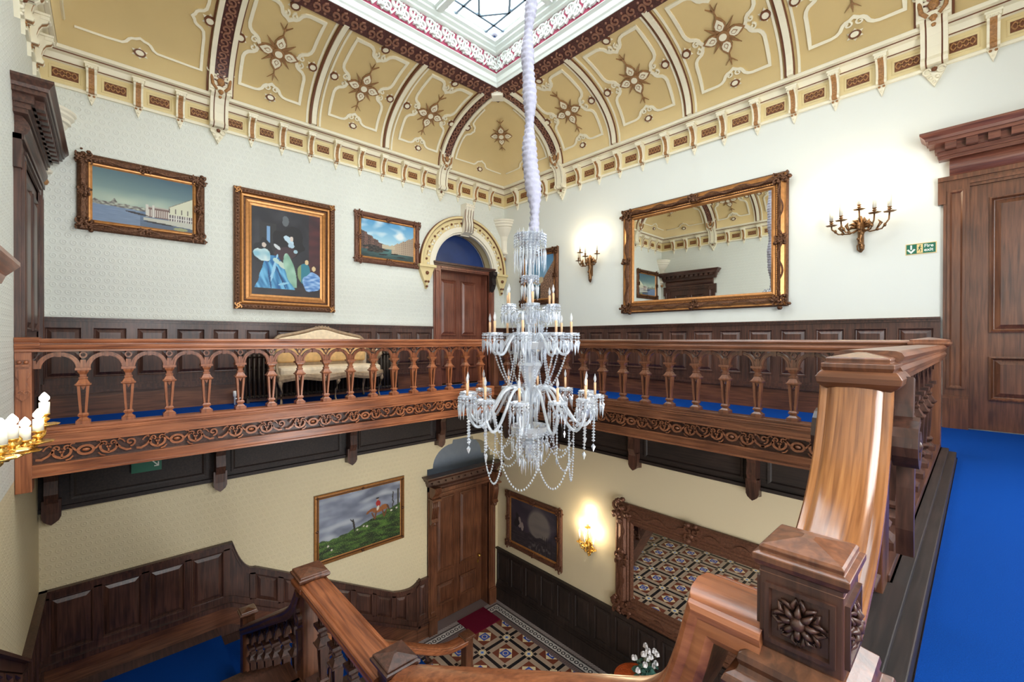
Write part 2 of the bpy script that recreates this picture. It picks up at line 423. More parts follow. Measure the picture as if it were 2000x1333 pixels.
# border that runs round the walls
dd = emin(x, -0.2-y)
al = emax(x, -0.2-y)
bcol = ramp_mix(srgb(120, 106, 104), srgb(196, 186, 180), ((al*18.0+dd*18.0).frac() < 0.45)*(dd > 0.03)*(dd < 0.12))
bcol = ramp_mix(bcol, srgb(206, 200, 194), (dd > 0.15)*(dd < 0.34))
bcol = ramp_mix(bcol, blk, emax((dd-0.155).abs() < 0.012, (dd-0.335).abs() < 0.012))
fq = (al*9.0).frac()-0.5; fd = (dd-0.245)*9.0
rq = esqrt(fq*fq+fd*fd)
bcol = ramp_mix(bcol, blk, (rq < 0.40)*(rq > 0.2)); bcol = ramp_mix(bcol, srgb(230, 226, 218), rq < 0.2)
bcol = ramp_mix(bcol, srgb(110, 84, 82), ((al*22.0).frac() < 0.4)*(dd > 0.37)*(dd < 0.43))
c = ramp_mix(c, bcol, dd < 0.46)
nt.links.new(c, b.inputs['Base Color']); b.inputs['Roughness'].default_value = 0.3
# ============================================================ SETTING
def arch_wall(mb, a0, a1, b0, b1, out, depth, mi=0):
    "flat wall with an opening whose outline 'out' runs left to right; reveals go back by depth"
    oa0, oa1 = out[0][0], out[-1][0]; ob = out[0][1]
    q = lambda *p: mb.add([(a, b, 0) for a, b in p], [tuple(range(len(p)))], mi)
    q((a0, b0), (oa0, b0), (oa0, b1), (a0, b1)); q((oa1, b0), (a1, b0), (a1, b1), (oa1, b1))
    if ob > b0: q((oa0, b0), (oa1, b0), (oa1, ob), (oa0, ob))
    for p, r in zip(out[:-1], out[1:]):
        if r[0]-p[0] > 1e-6: q(p, r, (r[0], b1), (p[0], b1))
        mb.add([(p[0], p[1], 0), (r[0], r[1], 0), (r[0], r[1], -depth), (p[0], p[1], -depth)], [(0,1,2,3)], mi)
def struct(o): o['kind'] = 'structure'; return o

ARC_C, ARC_Z, ARC_R = -1.19, 2.55, 0.84
out_up = [(ARC_C-ARC_R, 0.0)] + [(ARC_C-ARC_R*math.cos(PI*i/24), ARC_Z+ARC_R*math.sin(PI*i/24)) for i in range(25)] + [(ARC_C+ARC_R, 0.0)]
lo0, lo1 = -2.17, -0.30
out_low = [(lo0, G), (lo0, -1.75), (lo0+0.14, -1.75)] + [(lo0+0.14+0.5*(1-math.cos(PI/2*i/8)), -1.75+0.45*math.sin(PI/2*i/8)) for i in range(9)] + [(lo0+0.66, -1.22), (lo1-0.66, -1.22)] + [(lo1-0.64+0.5*math.sin(PI/2*i/8), -1.75+0.45*math.cos(PI/2*i/8)) for i in range(9)] + [(lo1, -1.75), (lo1, G)]
mb = MB(TA)
arch_wall(mb, -LY, 0, -0.3, 4.8, out_up, 0.34, 0)
arch_wall(mb, -LY, 0, G, -0.3, out_low, 0.34, 1)
wl = struct(mb.build('wall_left', ['paper_up', 'paper_low']))
mb = MB(TB)
mb.add([(0, -0.3, 0), (LX, -0.3, 0), (LX, 4.8, 0), (0, 4.8, 0)], [(0,1,2,3)], 0)
mb.add([(0, G, 0.2), (LX, G, 0.2), (LX, -0.3, 0.2), (0, -0.3, 0.2)], [(0,1,2,3)], 1)
struct(mb.build('wall_right', ['paint_up', 'paint_low']))
mb = MB(TC)
mb.add([(0, -0.3, 0), (LX, -0.3, 0), (LX, 4.8, 0), (0, 4.8, 0)], [(0,1,2,3)], 0)
mb.add([(0, G, 0), (LX, G, 0), (LX, -0.3, 0), (0, -0.3, 0)], [(0,1,2,3)], 1)
struct(mb.build('wall_front', ['paper_up', 'paper_low']))
# wall behind the viewer's right hand, unseen; its glowing windows, two per floor, are added as fill light
mb = MB(TD)
wy = [(-7.0, -5.4), (-3.9, -2.3)]
def wall_fill_windows(z0, z1, b0, b1, mi):
    prev = -LY
    for y0, y1 in wy:
        mb.add([(prev, z0, 0), (y0, z0, 0), (y0, z1, 0), (prev, z1, 0)], [(0,1,2,3)], mi)
        mb.add([(y0, z0, 0), (y1, z0, 0), (y1, b0, 0), (y0, b0, 0)], [(0,1,2,3)], mi)
        mb.add([(y0, b1, 0), (y1, b1, 0), (y1, z1, 0), (y0, z1, 0)], [(0,1,2,3)], mi)
        prev = y1
    mb.add([(prev, z0, 0), (0, z0, 0), (0, z1, 0), (prev, z1, 0)], [(0,1,2,3)], mi)
wall_fill_windows(-0.3, 4.8, 1.0, 3.4, 0); wall_fill_windows(G, -0.3, -4.0, -1.4, 1)
struct(mb.build('wall_back', ['paint_up', 'paint_low']))
k = 3
for (y0, y1) in wy:
    for (b0, b1) in ((1.0, 3.4), (-4.0, -1.4)):
        w_ = MB(TD); w_.relief(y0, y1, b0, b1, [(0, 0.03), (0.0, 0.06), (0.05, 0.06), (0.06, -0.04)], cap=False)
        for f in (1/3, 2/3): w_.box(y0+(y1-y0)*f-0.02, y0+(y1-y0)*f+0.02, b0, b1, -0.05, -0.02)
        w_.box(y0, y1, (b0+b1)/2-0.02, (b0+b1)/2+0.02, -0.05, -0.02)
        fr = struct(w_.build('window_%d' % k, 'white')); k += 1
        p_ = MB(TD); p_.add([(y0, b0, -0.06), (y1, b0, -0.06), (y1, b1, -0.06), (y0, b1, -0.06)], [(0,1,2,3)])
        p_.build('window_pane', 'fill_winpane', fr)  # glowing pane out of view, added to brighten the hall

# ground floor
mb = MB(); mb.add([(-0.35, -LY, G), (LX, -LY, G), (LX, -0.2, G), (-0.35, -0.2, G)], [(0,1,2,3)])
struct(mb.build('floor', 'tiles'))
# gallery floor slab (three sides of the well) with dark soffit
GX, GY, CX = 1.84, 1.88, 7.62
mb = MB()
mb.box(0, GX, -LY, 0, -0.3, -0.012, 0); mb.box(-0.4, 0, -2.3, -0.1, -0.3, -0.012, 0); mb.box(GX, LX, -GY, 0, -0.3, -0.012, 0); mb.box(CX, LX, -5.4, -GY, -0.3, -0.012, 0)
struct(mb.build('floor_gallery', ['dark_x'])); 
mb = MB(); z = 0.0
mb.box(0.02, GX-0.08, -LY+0.02, -0.02, -0.012, z); mb.box(GX-0.08, LX-0.02, -GY+0.08, -0.02, -0.012, z); mb.box(CX+0.17, LX-0.02, -5.4, -GY+0.08, -0.012, z); mb.box(CX+0.17, LX-0.02, -5.412, -5.4, -0.17, z)
tag(mb.build('carpet', 'blue_carpet'), 'bright blue fitted carpet running along the upper gallery floor', 'carpet')

# ---- cornice, cove and laylight
def rect_loft(mb, prof, mi=0, smooth=False, mis=None):
    rings = [[(d, -d, z), (LX-d, -d, z), (LX-d, -LY+d, z), (d, -LY+d, z)] for d, z in prof]
    return mb.loops(rings, mi, smooth, mis=mis)
mb = MB()
rect_loft(mb, [(0.0, 4.17), (0.03, 4.17), (0.035, 4.20), (0.02, 4.215), (0.02, 4.47), (0.05, 4.48), (0.05, 4.495), (0.06, 4.51), (0.08, 4.56), (0.13, 4.575), (0.13, 4.59), (0.17, 4.60), (0.18, 4.665), (0.15, 4.665)],
          mis=[0, 0, 0, 1, 0, 2, 0, 0, 0, 2, 0, 0, 0])
SIDES = {'A': (TA, -1, PI/2, LY), 'B': (TB, 1, 0, LX), 'C': (TC, 1, PI, LX), 'D': (TD, -1, -PI/2, LY)}
RB = [1.86, 7.54]; RA = [1.86, 5.86]
def bracket_spots(L):
    big = RB if L == LX else RA
    n = 12 if L == LX else 9
    mid = [big[0]+(big[1]-big[0])*i/n for i in range(1, n)]
    return big, [0.48, 0.94, 1.40] + mid + [L-1.40, L-0.94, L-0.48]
for sd, (T, sg, rz, L) in SIDES.items():
    m2 = MB(T); big, small = bracket_spots(L); al = sorted(big+small); ed = [0.0]+al+[L]
    for p, q in zip(ed[:-1], ed[1:]):
        c_ = (p+q)/2*sg; h = (q-p)/2-0.09
        if p in big or q in big or 1: h = min(h, 0.15)
        m2.relief(c_-h-0.0, c_+h, 4.245, 4.435, [(0, 0.02), (0.008, 0.026), (0.016, 0.021)], 1)
        hh = min(0.125, h-0.03)
        m2.relief(c_-hh, c_+hh, 4.28, 4.40, [(0, 0.022), (0.004, 0.027)], 3)
        for t_ in (-1, 1):
            m2.ribbon([(c_-hh+0.01+i*(2*hh-0.02)/16, 4.34+t_*0.038*math.sin(i*PI/4)) for i in range(17)], 0.012, 0.027, 0.038, 4)
    n0 = len(mb.v); mb.v += m2.v; mb.f += [[i+n0 for i in f] for f in m2.f]; mb.mi += m2.mi; mb.sm += m2.sm
cornice = struct(mb.build('trim_1', ['ivory', 'frieze', 'brown_line', 'brown_line', 'gilt_brown']))
# brackets
def extr(mb, poly, a0, a1, mi=0):
    "side profile poly [(c,b)] extruded across a"
    n = len(poly); V = [(a0, b, c) for c, b in poly]+[(a1, b, c) for c, b in poly]
    mb.add(V, [tuple(range(n)), tuple(range(n, 2*n))[::-1]]+[(i, (i+1) % n, n+(i+1) % n, n+i) for i in range(n)], mi)
TL = lambda a, b, c: (a, -c, b)
mb = MB(TL)
side = [(0, 0.31), (0.15, 0.31), (0.165, 0.28), (0.15, 0.245), (0.11, 0.22), (0.085, 0.17), (0.07, 0.10), (0.075, 0.05), (0.095, 0.02), (0.085, -0.01), (0, -0.01)]
for s in (-1, 1): extr(mb, side, s*0.05, s*0.028, 0)
extr(mb, [(c-0.006 if c > 0 else 0, b) for c, b in side], -0.028, 0.028, 1)
mb.box(-0.068, 0.068, 0.31, 0.335, 0, 0.175, 0); mb.box(-0.058, 0.058, 0.27, 0.31, 0.1, 0.17, 0)
for s in (-1, 0, 1): mb.sphere((s*0.03, 0.275, 0.168), 0.014, 0, 6)
mb.plate([(-0.05, -0.01), (0.05, -0.01), (0.034, -0.05), (0.018, -0.10), (0, -0.15), (-0.018, -0.10), (-0.034, -0.05)], 0, 0.03, 0)
mb.sphere((-0.022, -0.035, 0.03), 0.016, 1, 6); mb.sphere((0.022, -0.035, 0.03), 0.016, 1, 6); mb.sphere((0, -0.09, 0.03), 0.014, 0, 6)
ME_BR = mb.mesh('bracket', ['ivory', 'gilt_brown'])
mb = MB(TL)
side = [(0, 0.46), (0.24, 0.46), (0.25, 0.40), (0.19, 0.36), (0.15, 0.28), (0.13, 0.16), (0.13, 0.05), (0.16, 0.0), (0.13, -0.04), (0, -0.04)]
for s in (-1, 1): extr(mb, side, s*0.115, s*0.075, 0)
extr(mb, [(c-0.012 if c > 0 else 0, b) for c, b in side], -0.075, -0.06, 1); extr(mb, [(c-0.012 if c > 0 else 0, b) for c, b in side], 0.06, 0.075, 1)
extr(mb, [(c-0.004 if c > 0 else 0, b) for c, b in side], -0.06, 0.06, 0)
mb.box(-0.13, 0.13, 0.44, 0.49, 0, 0.27, 0)
# mask and shell at the head
for i in range(9):
    a_ = PI*i/8; mb.tube([(0, 0.60, 0.24), (0.06*math.cos(a_), 0.60+0.09*math.sin(a_), 0.27), (0.10*math.cos(a_), 0.60+0.15*math.sin(a_), 0.27)], [0.012, 0.02, 0.014], 6, 0)
mb.box(-0.10, 0.10, 0.48, 0.62, 0.05, 0.25, 0)
mb.sphere((0, 0.56, 0.27), 0.05, 2, 8, (1, 1.3, 0.6)); 
for s in (-1, 1):
    mb.tube([(s*0.05, 0.44, 0.27), (s*0.10, 0.50, 0.28), (s*0.115, 0.60, 0.28), (s*0.14, 0.70, 0.27)], [0.02, 0.022, 0.02, 0.012], 6, 2)
    mb.tube([(s*0.14+0.03*math.cos(t), 0.70+0.03*math.sin(t), 0.27) for t in [k*0.7 for k in range(8)]], 0.011, 5, 0)
mb.sphere((0, 0.42, 0.25), 0.04, 2, 6); mb.sphere((0, 0.37, 0.2), 0.025, 2, 6)
# drop
mb.plate([(-0.11, -0.04), (0.11, -0.04), (0.09, -0.10), (0.05, -0.18), (0, -0.27), (-0.05, -0.18), (-0.09, -0.10)], 0, 0.04, 0)
for s in (-1, 1):
    mb.tube([(s*0.06+0.035*math.cos(t), -0.09+0.035*math.sin(t), 0.05) for t in [k*0.7 for k in range(9)]], 0.012, 5, 0)
    mb.sphere((s*0.03, -0.17, 0.045), 0.022, 0, 6)
mb.sphere((0, -0.08, 0.06), 0.028, 1, 8); mb.sphere((0, -0.22, 0.04), 0.02, 0, 6)
ME_BB = mb.mesh('rib_bracket', ['ivory', 'brown_line', 'gilt_brown'])
for sd, (T, sg, rz, L) in SIDES.items():
    big, small = bracket_spots(L)
    for p in small: inst(ME_BR, 'bracket', cornice, T(p*sg, 4.19, 0), rz)
    for p in big: inst(ME_BB, 'rib_bracket', cornice, T(p*sg, 4.23, 0), rz)

# cove
DC, AA, ZC, BBv, LS, THM = 1.80, 1.62, 4.64, 0.985, 1.95, math.radians(83)
def cove_dz(s):
    th = THM*max(0, min(1, s/LS)); return DC-AA*math.cos(th), ZC+BBv*math.sin(th), th
def cmap(T):
    def f(u, s, off):
        d, z, th = cove_dz(s); nd, nz = math.cos(th)/AA, -math.sin(th)/BBv; l = math.hypot(nd, nz)
        return T(u, z+off*nz/l, d+off*nd/l)
    return f
mb = MB()
rect_loft(mb, [cove_dz(LS*i/20)[:2] for i in range(21)] + [(1.86, 5.76)], 0, True)
cove = struct(mb.build('ceiling', 'mustard'))
def subdiv(pts, mx=0.1, closed=False):
    out = []; N = len(pts)
    for i in range(N if closed else N-1):
        p, q = pts[i], pts[(i+1) % N]; n = max(1, int(math.hypot(q[0]-p[0], q[1]-p[1])/mx))
        out += [(p[0]+(q[0]-p[0])*k/n, p[1]+(q[1]-p[1])*k/n) for k in range(n)]
    if not closed: out.append(pts[-1])
    return out
BUMP = [(-0.26, 0), (-0.2, 0.015), (-0.155, 0.05), (-0.12, 0.12), (-0.09, 0.145), (-0.05, 0.155), (0, 0.19), (0.05, 0.155), (0.09, 0.145), (0.12, 0.12), (0.155, 0.05), (0.2, 0.015), (0.26, 0)]
def panel_outline(u0, u1, s0, s1):
    uc, sc = (u0+u1)/2, (s0+s1)/2; k = min(1, (u1-u0)/1.0)
    p = [(u0, s0)]+[(uc+a*k, s0+b) for a, b in BUMP]+[(u1, s0)]+[(u1-b, sc+a) for a, b in BUMP]+[(u1, s1)]
    p += [(uc-a*k, s1-b) for a, b in BUMP]+[(u0, s1)]+[(u0+b, sc-a) for a, b in BUMP]
    return p
def boss(mb, u, s, r=0.055):
    M = mb.T
    mb.ribbon([(u+r*math.cos(k*PI/6), s+r*math.sin(k*PI/6)) for k in range(12)], 0.018, 0.0, 0.035, 1, closed=True)
    mb.plate([(u+r*0.8*math.cos(k*PI/6), s+r*0.8*math.sin(k*PI/6)) for k in range(12)], 0, 0.03, 0)
    for k in range(6):
        a = k*PI/3+PI/6; mb.plate([(u+1.2*r*math.cos(a-0.3), s+1.2*r*math.sin(a-0.3)), (u+1.75*r*math.cos(a), s+1.75*r*math.sin(a)), (u+1.2*r*math.cos(a+0.3), s+1.2*r*math.sin(a+0.3))], 0, 0.01, 0)
def star(mb, u, s, R=0.29):
    # brown eight-pointed star with pale petals, spikes and tipped tails
    def P(r, a): return (u+r*math.cos(a), s+r*math.sin(a))
    for k in range(4):
        a = PI/4+k*PI/2
        mb.plate([P(0.08, a-0.5), P(R*0.5, a-0.14), P(R*0.95, a), P(R*0.5, a+0.14), P(0.08, a+0.5)], 0.004, 0.02, 2)
    for k in range(4):
        a = k*PI/2
        body = [P(0.06, a-1.0), P(R*0.40, a-0.62), P(R*0.62, a-0.47), P(R*0.82, a-0.22), P(R*1.0, a), P(R*0.82, a+0.22), P(R*0.62, a+0.47), P(R*0.40, a+0.62), P(0.06, a+1.0)]
        mb.plate(body, 0.006, 0.03, 2)
        mb.plate([P(R*0.30, a-0.2), P(R*0.5, a-0.42), P(R*0.66, a-0.3), P(R*0.88, a), P(R*0.66, a+0.3), P(R*0.5, a+0.42), P(R*0.30, a+0.2)], 0.03, 0.036, 0)
        mb.plate([P(R*0.40, a-0.12), P(R*0.52, a-0.22), P(R*0.68, a), P(R*0.52, a+0.22), P(R*0.40, a+0.12)], 0.036, 0.042, 2)
        mb.plate([P(R*0.42, a-0.08), P(R*0.52, a-0.15), P(R*0.62, a), P(R*0.52, a+0.15), P(R*0.42, a+0.08)], 0.042, 0.046, 0)
    mb.plate([P(0.085, k*PI/7) for k in range(14)], 0.01, 0.05, 2)
    mb.plate([P(0.052, k*PI/7) for k in range(14)], 0.01, 0.06, 0)
    for sg_ in (-1, 1):
        a = sg_*PI/2
        mb.ribbon([P(R*0.9, a), P(R*1.45, a)], 0.014, 0, 0.02, 2)
        for o in (-0.5, 0, 0.5):
            c0 = P(R*1.22, a); mb.plate([(c0[0]-0.012, c0[1]), (c0[0]+R*0.42*math.cos(a+o*1.5), c0[1]+R*0.42*math.sin(a+o*1.5)), (c0[0]+0.012, c0[1])], 0, 0.02, 2)
MT3 = ['ivory', 'brown_line', 'star_brown']
for sd, (T, sg, rz, L) in SIDES.items():
    M = cmap(T); big = RB if L == LX else RA; n = 4 if L == LX else 3
    edges = [big[0]+(big[1]-big[0])*i/n for i in range(n+1)]
    # thin ribs
    for e in edges[1:-1]:
        mb = MB(M); pts = [(e*sg, LS*i/20) for i in range(21)]
        mb.ribbon(pts, 0.075, 0, 0.05, 0)
        mb.ribbon([(a-0.055, b) for a, b in pts], 0.032, 0, 0.03, 1)
        mb.ribbon([(a+0.046, b) for a, b in pts], 0.014, 0, 0.024, 1)
        for s in (-1, 1): mb.ribbon([(e*sg+s*0.105, b) for a, b in pts], 0.03, 0, 0.012, 0)
        mb.build('rib', MT3, cove)
    # broad ribs: white edges, burgundy band with gilt scroll
    for e in big:
        mb = MB(M); pts = [(e*sg, LS*i/20) for i in range(21)]
        mb.ribbon(pts, 0.18, 0, 0.045, 1)
        for s in (-1, 1):
            mb.ribbon([(e*sg+s*0.115, b) for a, b in pts], 0.06, 0, 0.07, 0)
            mb.ribbon([(e*sg+s*0.158, b) for a, b in pts], 0.02, 0, 0.02, 2)
        for q in range(19):
            sc_ = 0.12+q*0.10; sgn = 1 if q % 2 else -1
            mb.ribbon([(a, min(LS, b)) for a, b in spiral(e*sg+sgn*0.018, sc_, 0.062, 0.012, 90*sgn, 90*sgn+400, 12)], 0.02, 0.045, 0.066, 3); mb.sphere((e*sg-sgn*0.055, sc_+0.03, 0.045), 0.02, 3, 6)
        mb.build('broad_rib', ['ivory', 'burgundy', 'brown_line', 'burgundy_gilt'], cove)
    # panel mouldings, bosses, stars
    for p, q in zip(edges[:-1], edges[1:]):
        u0, u1 = sorted((p*sg, q*sg)); mb = MB(M)
        pts = subdiv(panel_outline(u0+0.24, u1-0.24, 0.34, LS-0.16), 0.12, True)
        mb.ribbon(pts, 0.045, 0, 0.022, 0, closed=True)
        uc = (u0+u1)/2; sc_ = (0.34+LS-0.16)/2; kk = min(1, (u1-u0-0.48)/1.0)
        for bu, bs, dx, dy in ((uc, 0.34, 0, 1), (uc, LS-0.16, 0, -1), (u0+0.24, sc_, 1, 0), (u1-0.24, sc_, -1, 0)):
            for t_ in (-1, 1):
                ox, oy = (t_*0.06, dy*0.10) if dy else (dx*0.10, t_*0.06)
                mb.ribbon(spiral(bu+ox, bs+oy, 0.048, 0.01, 90, 90+t_*380, 11), 0.02, 0, 0.026, 0)
        mb.build('panel_moulding', MT3, cove)
        uc = (u0+u1)/2; sc_ = (0.34+LS-0.16)/2
        for bu, bs in ((uc, 0.27), (uc, LS-0.10), (u0+0.17, sc_), (u1-0.17, sc_)):
            mb = MB(M); boss(mb, bu, bs); mb.build('boss', MT3, cove)
        mb = MB(M); star(mb, uc, sc_); mb.build('star', MT3, cove)
    # corner webs
    for end in (0, 1):
        f = (lambda u: u*sg) if not end else (lambda u: (L-u)*sg)
        mb = MB(M)
        pts = [(0.33, 0.34), (0.62, 0.34)]+[(0.95+a*0.9, 0.34+b*0.85) for a, b in BUMP[1:-1]]+[(1.50, 0.34), (1.62, 0.34)]
        pts += [(1.62, 0.6), (1.62, 0.85)]+[(1.62-b*0.8, 1.10+a*0.8) for a, b in BUMP[1:-1]]+[(1.62, 1.35), (1.62, 1.62)]
        mb.ribbon(subdiv([(f(a), b) for a, b in pts], 0.12), 0.035, 0, 0.022, 0)
        mb.build('panel_moulding', MT3, cove)
        for bu, bs in ((0.95, 0.27), (1.66, 1.12)):
            mb = MB(M); boss(mb, f(bu), bs); mb.build('boss', MT3, cove)
# stars on the four corner creases
for (cx_, cy_, sx, sy) in ((0, 0, 1, -1), (LX, 0, -1, -1), (0, -LY, 1, 1), (LX, -LY, -1, 1)):
    def M(u, s, off, cx_=cx_, cy_=cy_, sx=sx, sy=sy):
        th = math.radians(54)+s*0.60; d = DC-AA*math.cos(th)-0.0; z = ZC+BBv*math.sin(th)
        nd, nz = math.cos(th)/AA, -math.sin(th)/BBv; l = math.hypot(nd, nz); o = off+0.045
        d += o*nd/l; z += o*nz/l; t = u*0.7071
        return (cx_+sx*(d+t), cy_+sy*(d-t), z)
    mb = MB(M); star(mb, 0, 0, 0.25); mb.build('star', MT3, cove)

# burgundy band round the laylight, white frame, lace frieze, beams, panes
def ringband(mb, prof, mis=None, mi=0): return rect_loft(mb, prof, mi, mis=mis)
mb = MB(); ringband(mb, [(1.55, 5.64), (1.57, 5.565), (1.82, 5.635), (1.82, 5.72)])
band = mb
for (T, sg, rz, L) in SIDES.values():
    m2 = MB(lambda a, b, c, T=T: T(a, 5.565+(b-1.57)*0.28-c, b))
    N = int((L-3.5)/0.13)
    for i in range(N):
        u = (1.75+(L-3.5)*(i+0.5)/N)*sg; sgn = 1 if i % 2 else -1
        m2.ribbon(spiral(u, 1.695+sgn*0.02, 0.07, 0.012, 90*sgn, 90*sgn+400, 11), 0.022, 0.0, 0.016, 1); m2.sphere((u, 1.695-sgn*0.07, 0.0), 0.022, 1, 6)
    n0 = len(band.v); band.v += m2.v; band.f += [[i+n0 for i in f] for f in m2.f]; band.mi += [1]*len(m2.f); band.sm += m2.sm
for (cx_, cy_) in ((1.70, -1.70), (LX-1.70, -1.70), (1.70, -LY+1.70), (LX-1.70, -LY+1.70)):
    n0 = len(band.f); band.add([(cx_-0.15, cy_-0.0, 5.545), (cx_, cy_-0.15, 5.545), (cx_+0.15, cy_, 5.545), (cx_, cy_+0.15, 5.545), (cx_-0.15, cy_-0.0, 5.66), (cx_, cy_-0.15, 5.66), (cx_+0.15, cy_, 5.66), (cx_, cy_+0.15, 5.66)], [(0,1,2,3), (0,4,5,1), (1,5,6,2), (2,6,7,3), (3,7,4,0)], 2)
band.build('laylight_band', ['burgundy', 'burgundy_gilt', 'cream'], cove)
mb = MB()
ringband(mb, [(1.80, 5.73), (1.80, 5.64), (1.83, 5.64), (1.85, 5.68), (1.87, 5.70), (1.89, 5.77), (1.93, 5.80), (1.93, 5.81)])
ringband(mb, [(1.95, 6.09), (2.02, 6.10), (2.02, 6.13), (2.08, 6.15), (2.08, 6.18), (2.13, 6.20), (2.13, 6.26), (2.16, 6.27)])
lf = struct(mb.build('window_1', 'skywhite'))
mb = MB(); ringband(mb, [(1.93, 5.81), (1.95, 6.09)], mi=1)
for (T, sg, rz, L) in SIDES.values():
    m2 = MB(T); N = int((L-3.9)/0.145)
    for i in range(N):
        u = (1.95+(L-3.9)*(i+0.5)/N)*sg; sgn = 1 if i % 2 else -1
        m2.ribbon([(a, b) for a, b in spiral(u, 5.96+sgn*0.03, 0.125, 0.02, -90*sgn, -90*sgn+430, 14)], 0.026, 1.935, 1.975, 0)
        m2.ribbon([(u-0.08, 5.83), (u-0.02, 5.90), (u+0.03, 6.06)], 0.024, 1.935, 1.965, 0); m2.ribbon([(u+0.08, 5.84), (u+0.0, 5.93), (u-0.05, 6.08)], 0.022, 1.935, 1.96, 0)
        m2.sphere((u+0.06*sgn, 5.88, 1.975), 0.03, 0, 6); m2.sphere((u-0.06, 6.03, 1.975), 0.025, 0, 6)
    n0 = len(mb.v); mb.v += m2.v; mb.f += [[i+n0 for i in f] for f in m2.f]; mb.mi += m2.mi; mb.sm += m2.sm
mb.build('lace_frieze', ['skywhite', 'crimson'], lf)
S0, X1, Y0, Y1 = 2.13, LX-2.13, -2.13, -LY+2.13
nx, ny = 4, 3
for i in range(1, nx):
    x_ = S0+(X1-S0)*i/nx; mb = MB(); mb.box(x_-0.09, x_+0.09, Y1, Y0, 6.18, 6.3); mb.box(x_-0.05, x_+0.05, Y1, Y0, 6.13, 6.18); mb.build('glazing_beam', 'skywhite', lf)
for j in range(1, ny):
    y_ = Y0+(Y1-Y0)*j/ny; mb = MB(); mb.box(S0, X1, y_-0.09, y_+0.09, 6.181, 6.299); mb.box(S0, X1, y_-0.05, y_+0.05, 6.131, 6.18); mb.build('glazing_beam', 'skywhite', lf)
for i in range(nx):
    for j in range(ny):
        xa, xb = S0+(X1-S0)*i/nx, S0+(X1-S0)*(i+1)/nx; yb, ya = Y0+(Y1-Y0)*j/ny, Y0+(Y1-Y0)*(j+1)/ny
        if i: xa += 0.09
        if i < nx-1: xb -= 0.09
        if j: yb -= 0.09
        if j < ny-1: ya += 0.09
        mb = MB(); mb.add([(xa-0.02, ya-0.02, 6.285), (xb+0.02, ya-0.02, 6.285), (xb+0.02, yb+0.02, 6.285), (xa-0.02, yb+0.02, 6.285)], [(0,1,2,3)])
        pn = mb.build('pane', 'pane', lf, recalc=False)
        mb = MB(lambda a, b, c: (a, b, 6.28-c)); q = 0.22
        bar = lambda p, r: mb.ribbon([p, r], 0.036, 0, 0.03)
        for xx in (xa+q, xb-q): bar((xx, ya), (xx, yb))
        for yy in (ya+q, yb-q): bar((xa, yy), (xb, yy))
        xm, ym = (xa+xb)/2, (ya+yb)/2
        dm = [(xm, ya+q), (xb-q, ym), (xm, yb-q), (xa+q, ym)]
        for p, r in zip(dm, dm[1:]+dm[:1]): bar(p, r)
        mb.build('came', 'lead', pn)
# roof closing over the well
mb = MB(); mb.box(-0.6, LX+0.3, -LY-0.3, 0.6, 6.5, 6.6); struct(mb.build('ceiling_roof', 'white'))

# ---- panelled dados
def dado(name, T, a0, a1, z0, h, dark, pitch=0.42, c0=0.0, skirt=0.3, gaps=(), ax='x'):
    "panelled dado between a0 and a1; gaps = spans left out (doors)"
    mb = MB(lambda a, b, c: T(a, z0+b, c0+c)); spans = []; p = a0
    for g0, g1 in sorted(gaps):
        if g0-p > 0.05: spans.append((p, g0))
        p = g1
    if a1-p > 0.05: spans.append((p, a1))
    for s0, s1 in spans:
        mb.box(s0, s1, 0, h-0.02, 0, 0.015)
        mb.box(s0, s1, 0, skirt, 0.0, 0.045, 1)                                     # skirting board
        mb.box(s0, s1, skirt, skirt+0.03, 0, 0.075); mb.box(s0, s1, skirt+0.03, skirt+0.075, 0, 0.055); mb.box(s0, s1, skirt+0.075, skirt+0.11, 0, 0.04)
        mb.box(s0, s1, skirt+0.11, skirt+0.19, 0, 0.03)
        mb.box(s0, s1, h-0.12, h-0.03, 0, 0.03); mb.box(s0, s1, h-0.05, h-0.02, 0, 0.05); mb.box(s0, s1, h-0.02, h, 0, 0.075)
        n = max(1, round((s1-s0)/pitch)); w_ = (s1-s0)/n
        for i in range(n+1):
            e = s0+i*w_; mb.box(max(s0, e-0.045), min(s1, e+0.045), skirt+0.19, h-0.12, 0, 0.03)
        for i in range(n):
            mb.relief(s0+i*w_+0.045, s0+(i+1)*w_-0.045, skirt+0.19, h-0.12, [(0, 0.03), (0.0, 0.042), (0.012, 0.042), (0.022, 0.02), (0.03, 0.016), (0.07, 0.034)], 0)
    return struct(mb.build(name, [dark, ('oak_y' if T is TA else 'oak_x') if dark.startswith('dark') else dark]))
dado('trim_2', TA, -LY+0.0, -2.06, 0.0, 1.27, 'dark_z')
dado('trim_3', TA, -0.32, 0.0, 0.0, 1.27, 'dark_z')
dado('trim_4', TB, 0.0, 7.6, 0.0, 1.27, 'dark_z')
dado('trim_5', TBL, 0.0, LX, G, 1.27, 'black_z', pitch=0.46)
dado('trim_6', TA, -2.42, -2.16, G, 1.27, 'dark_z')
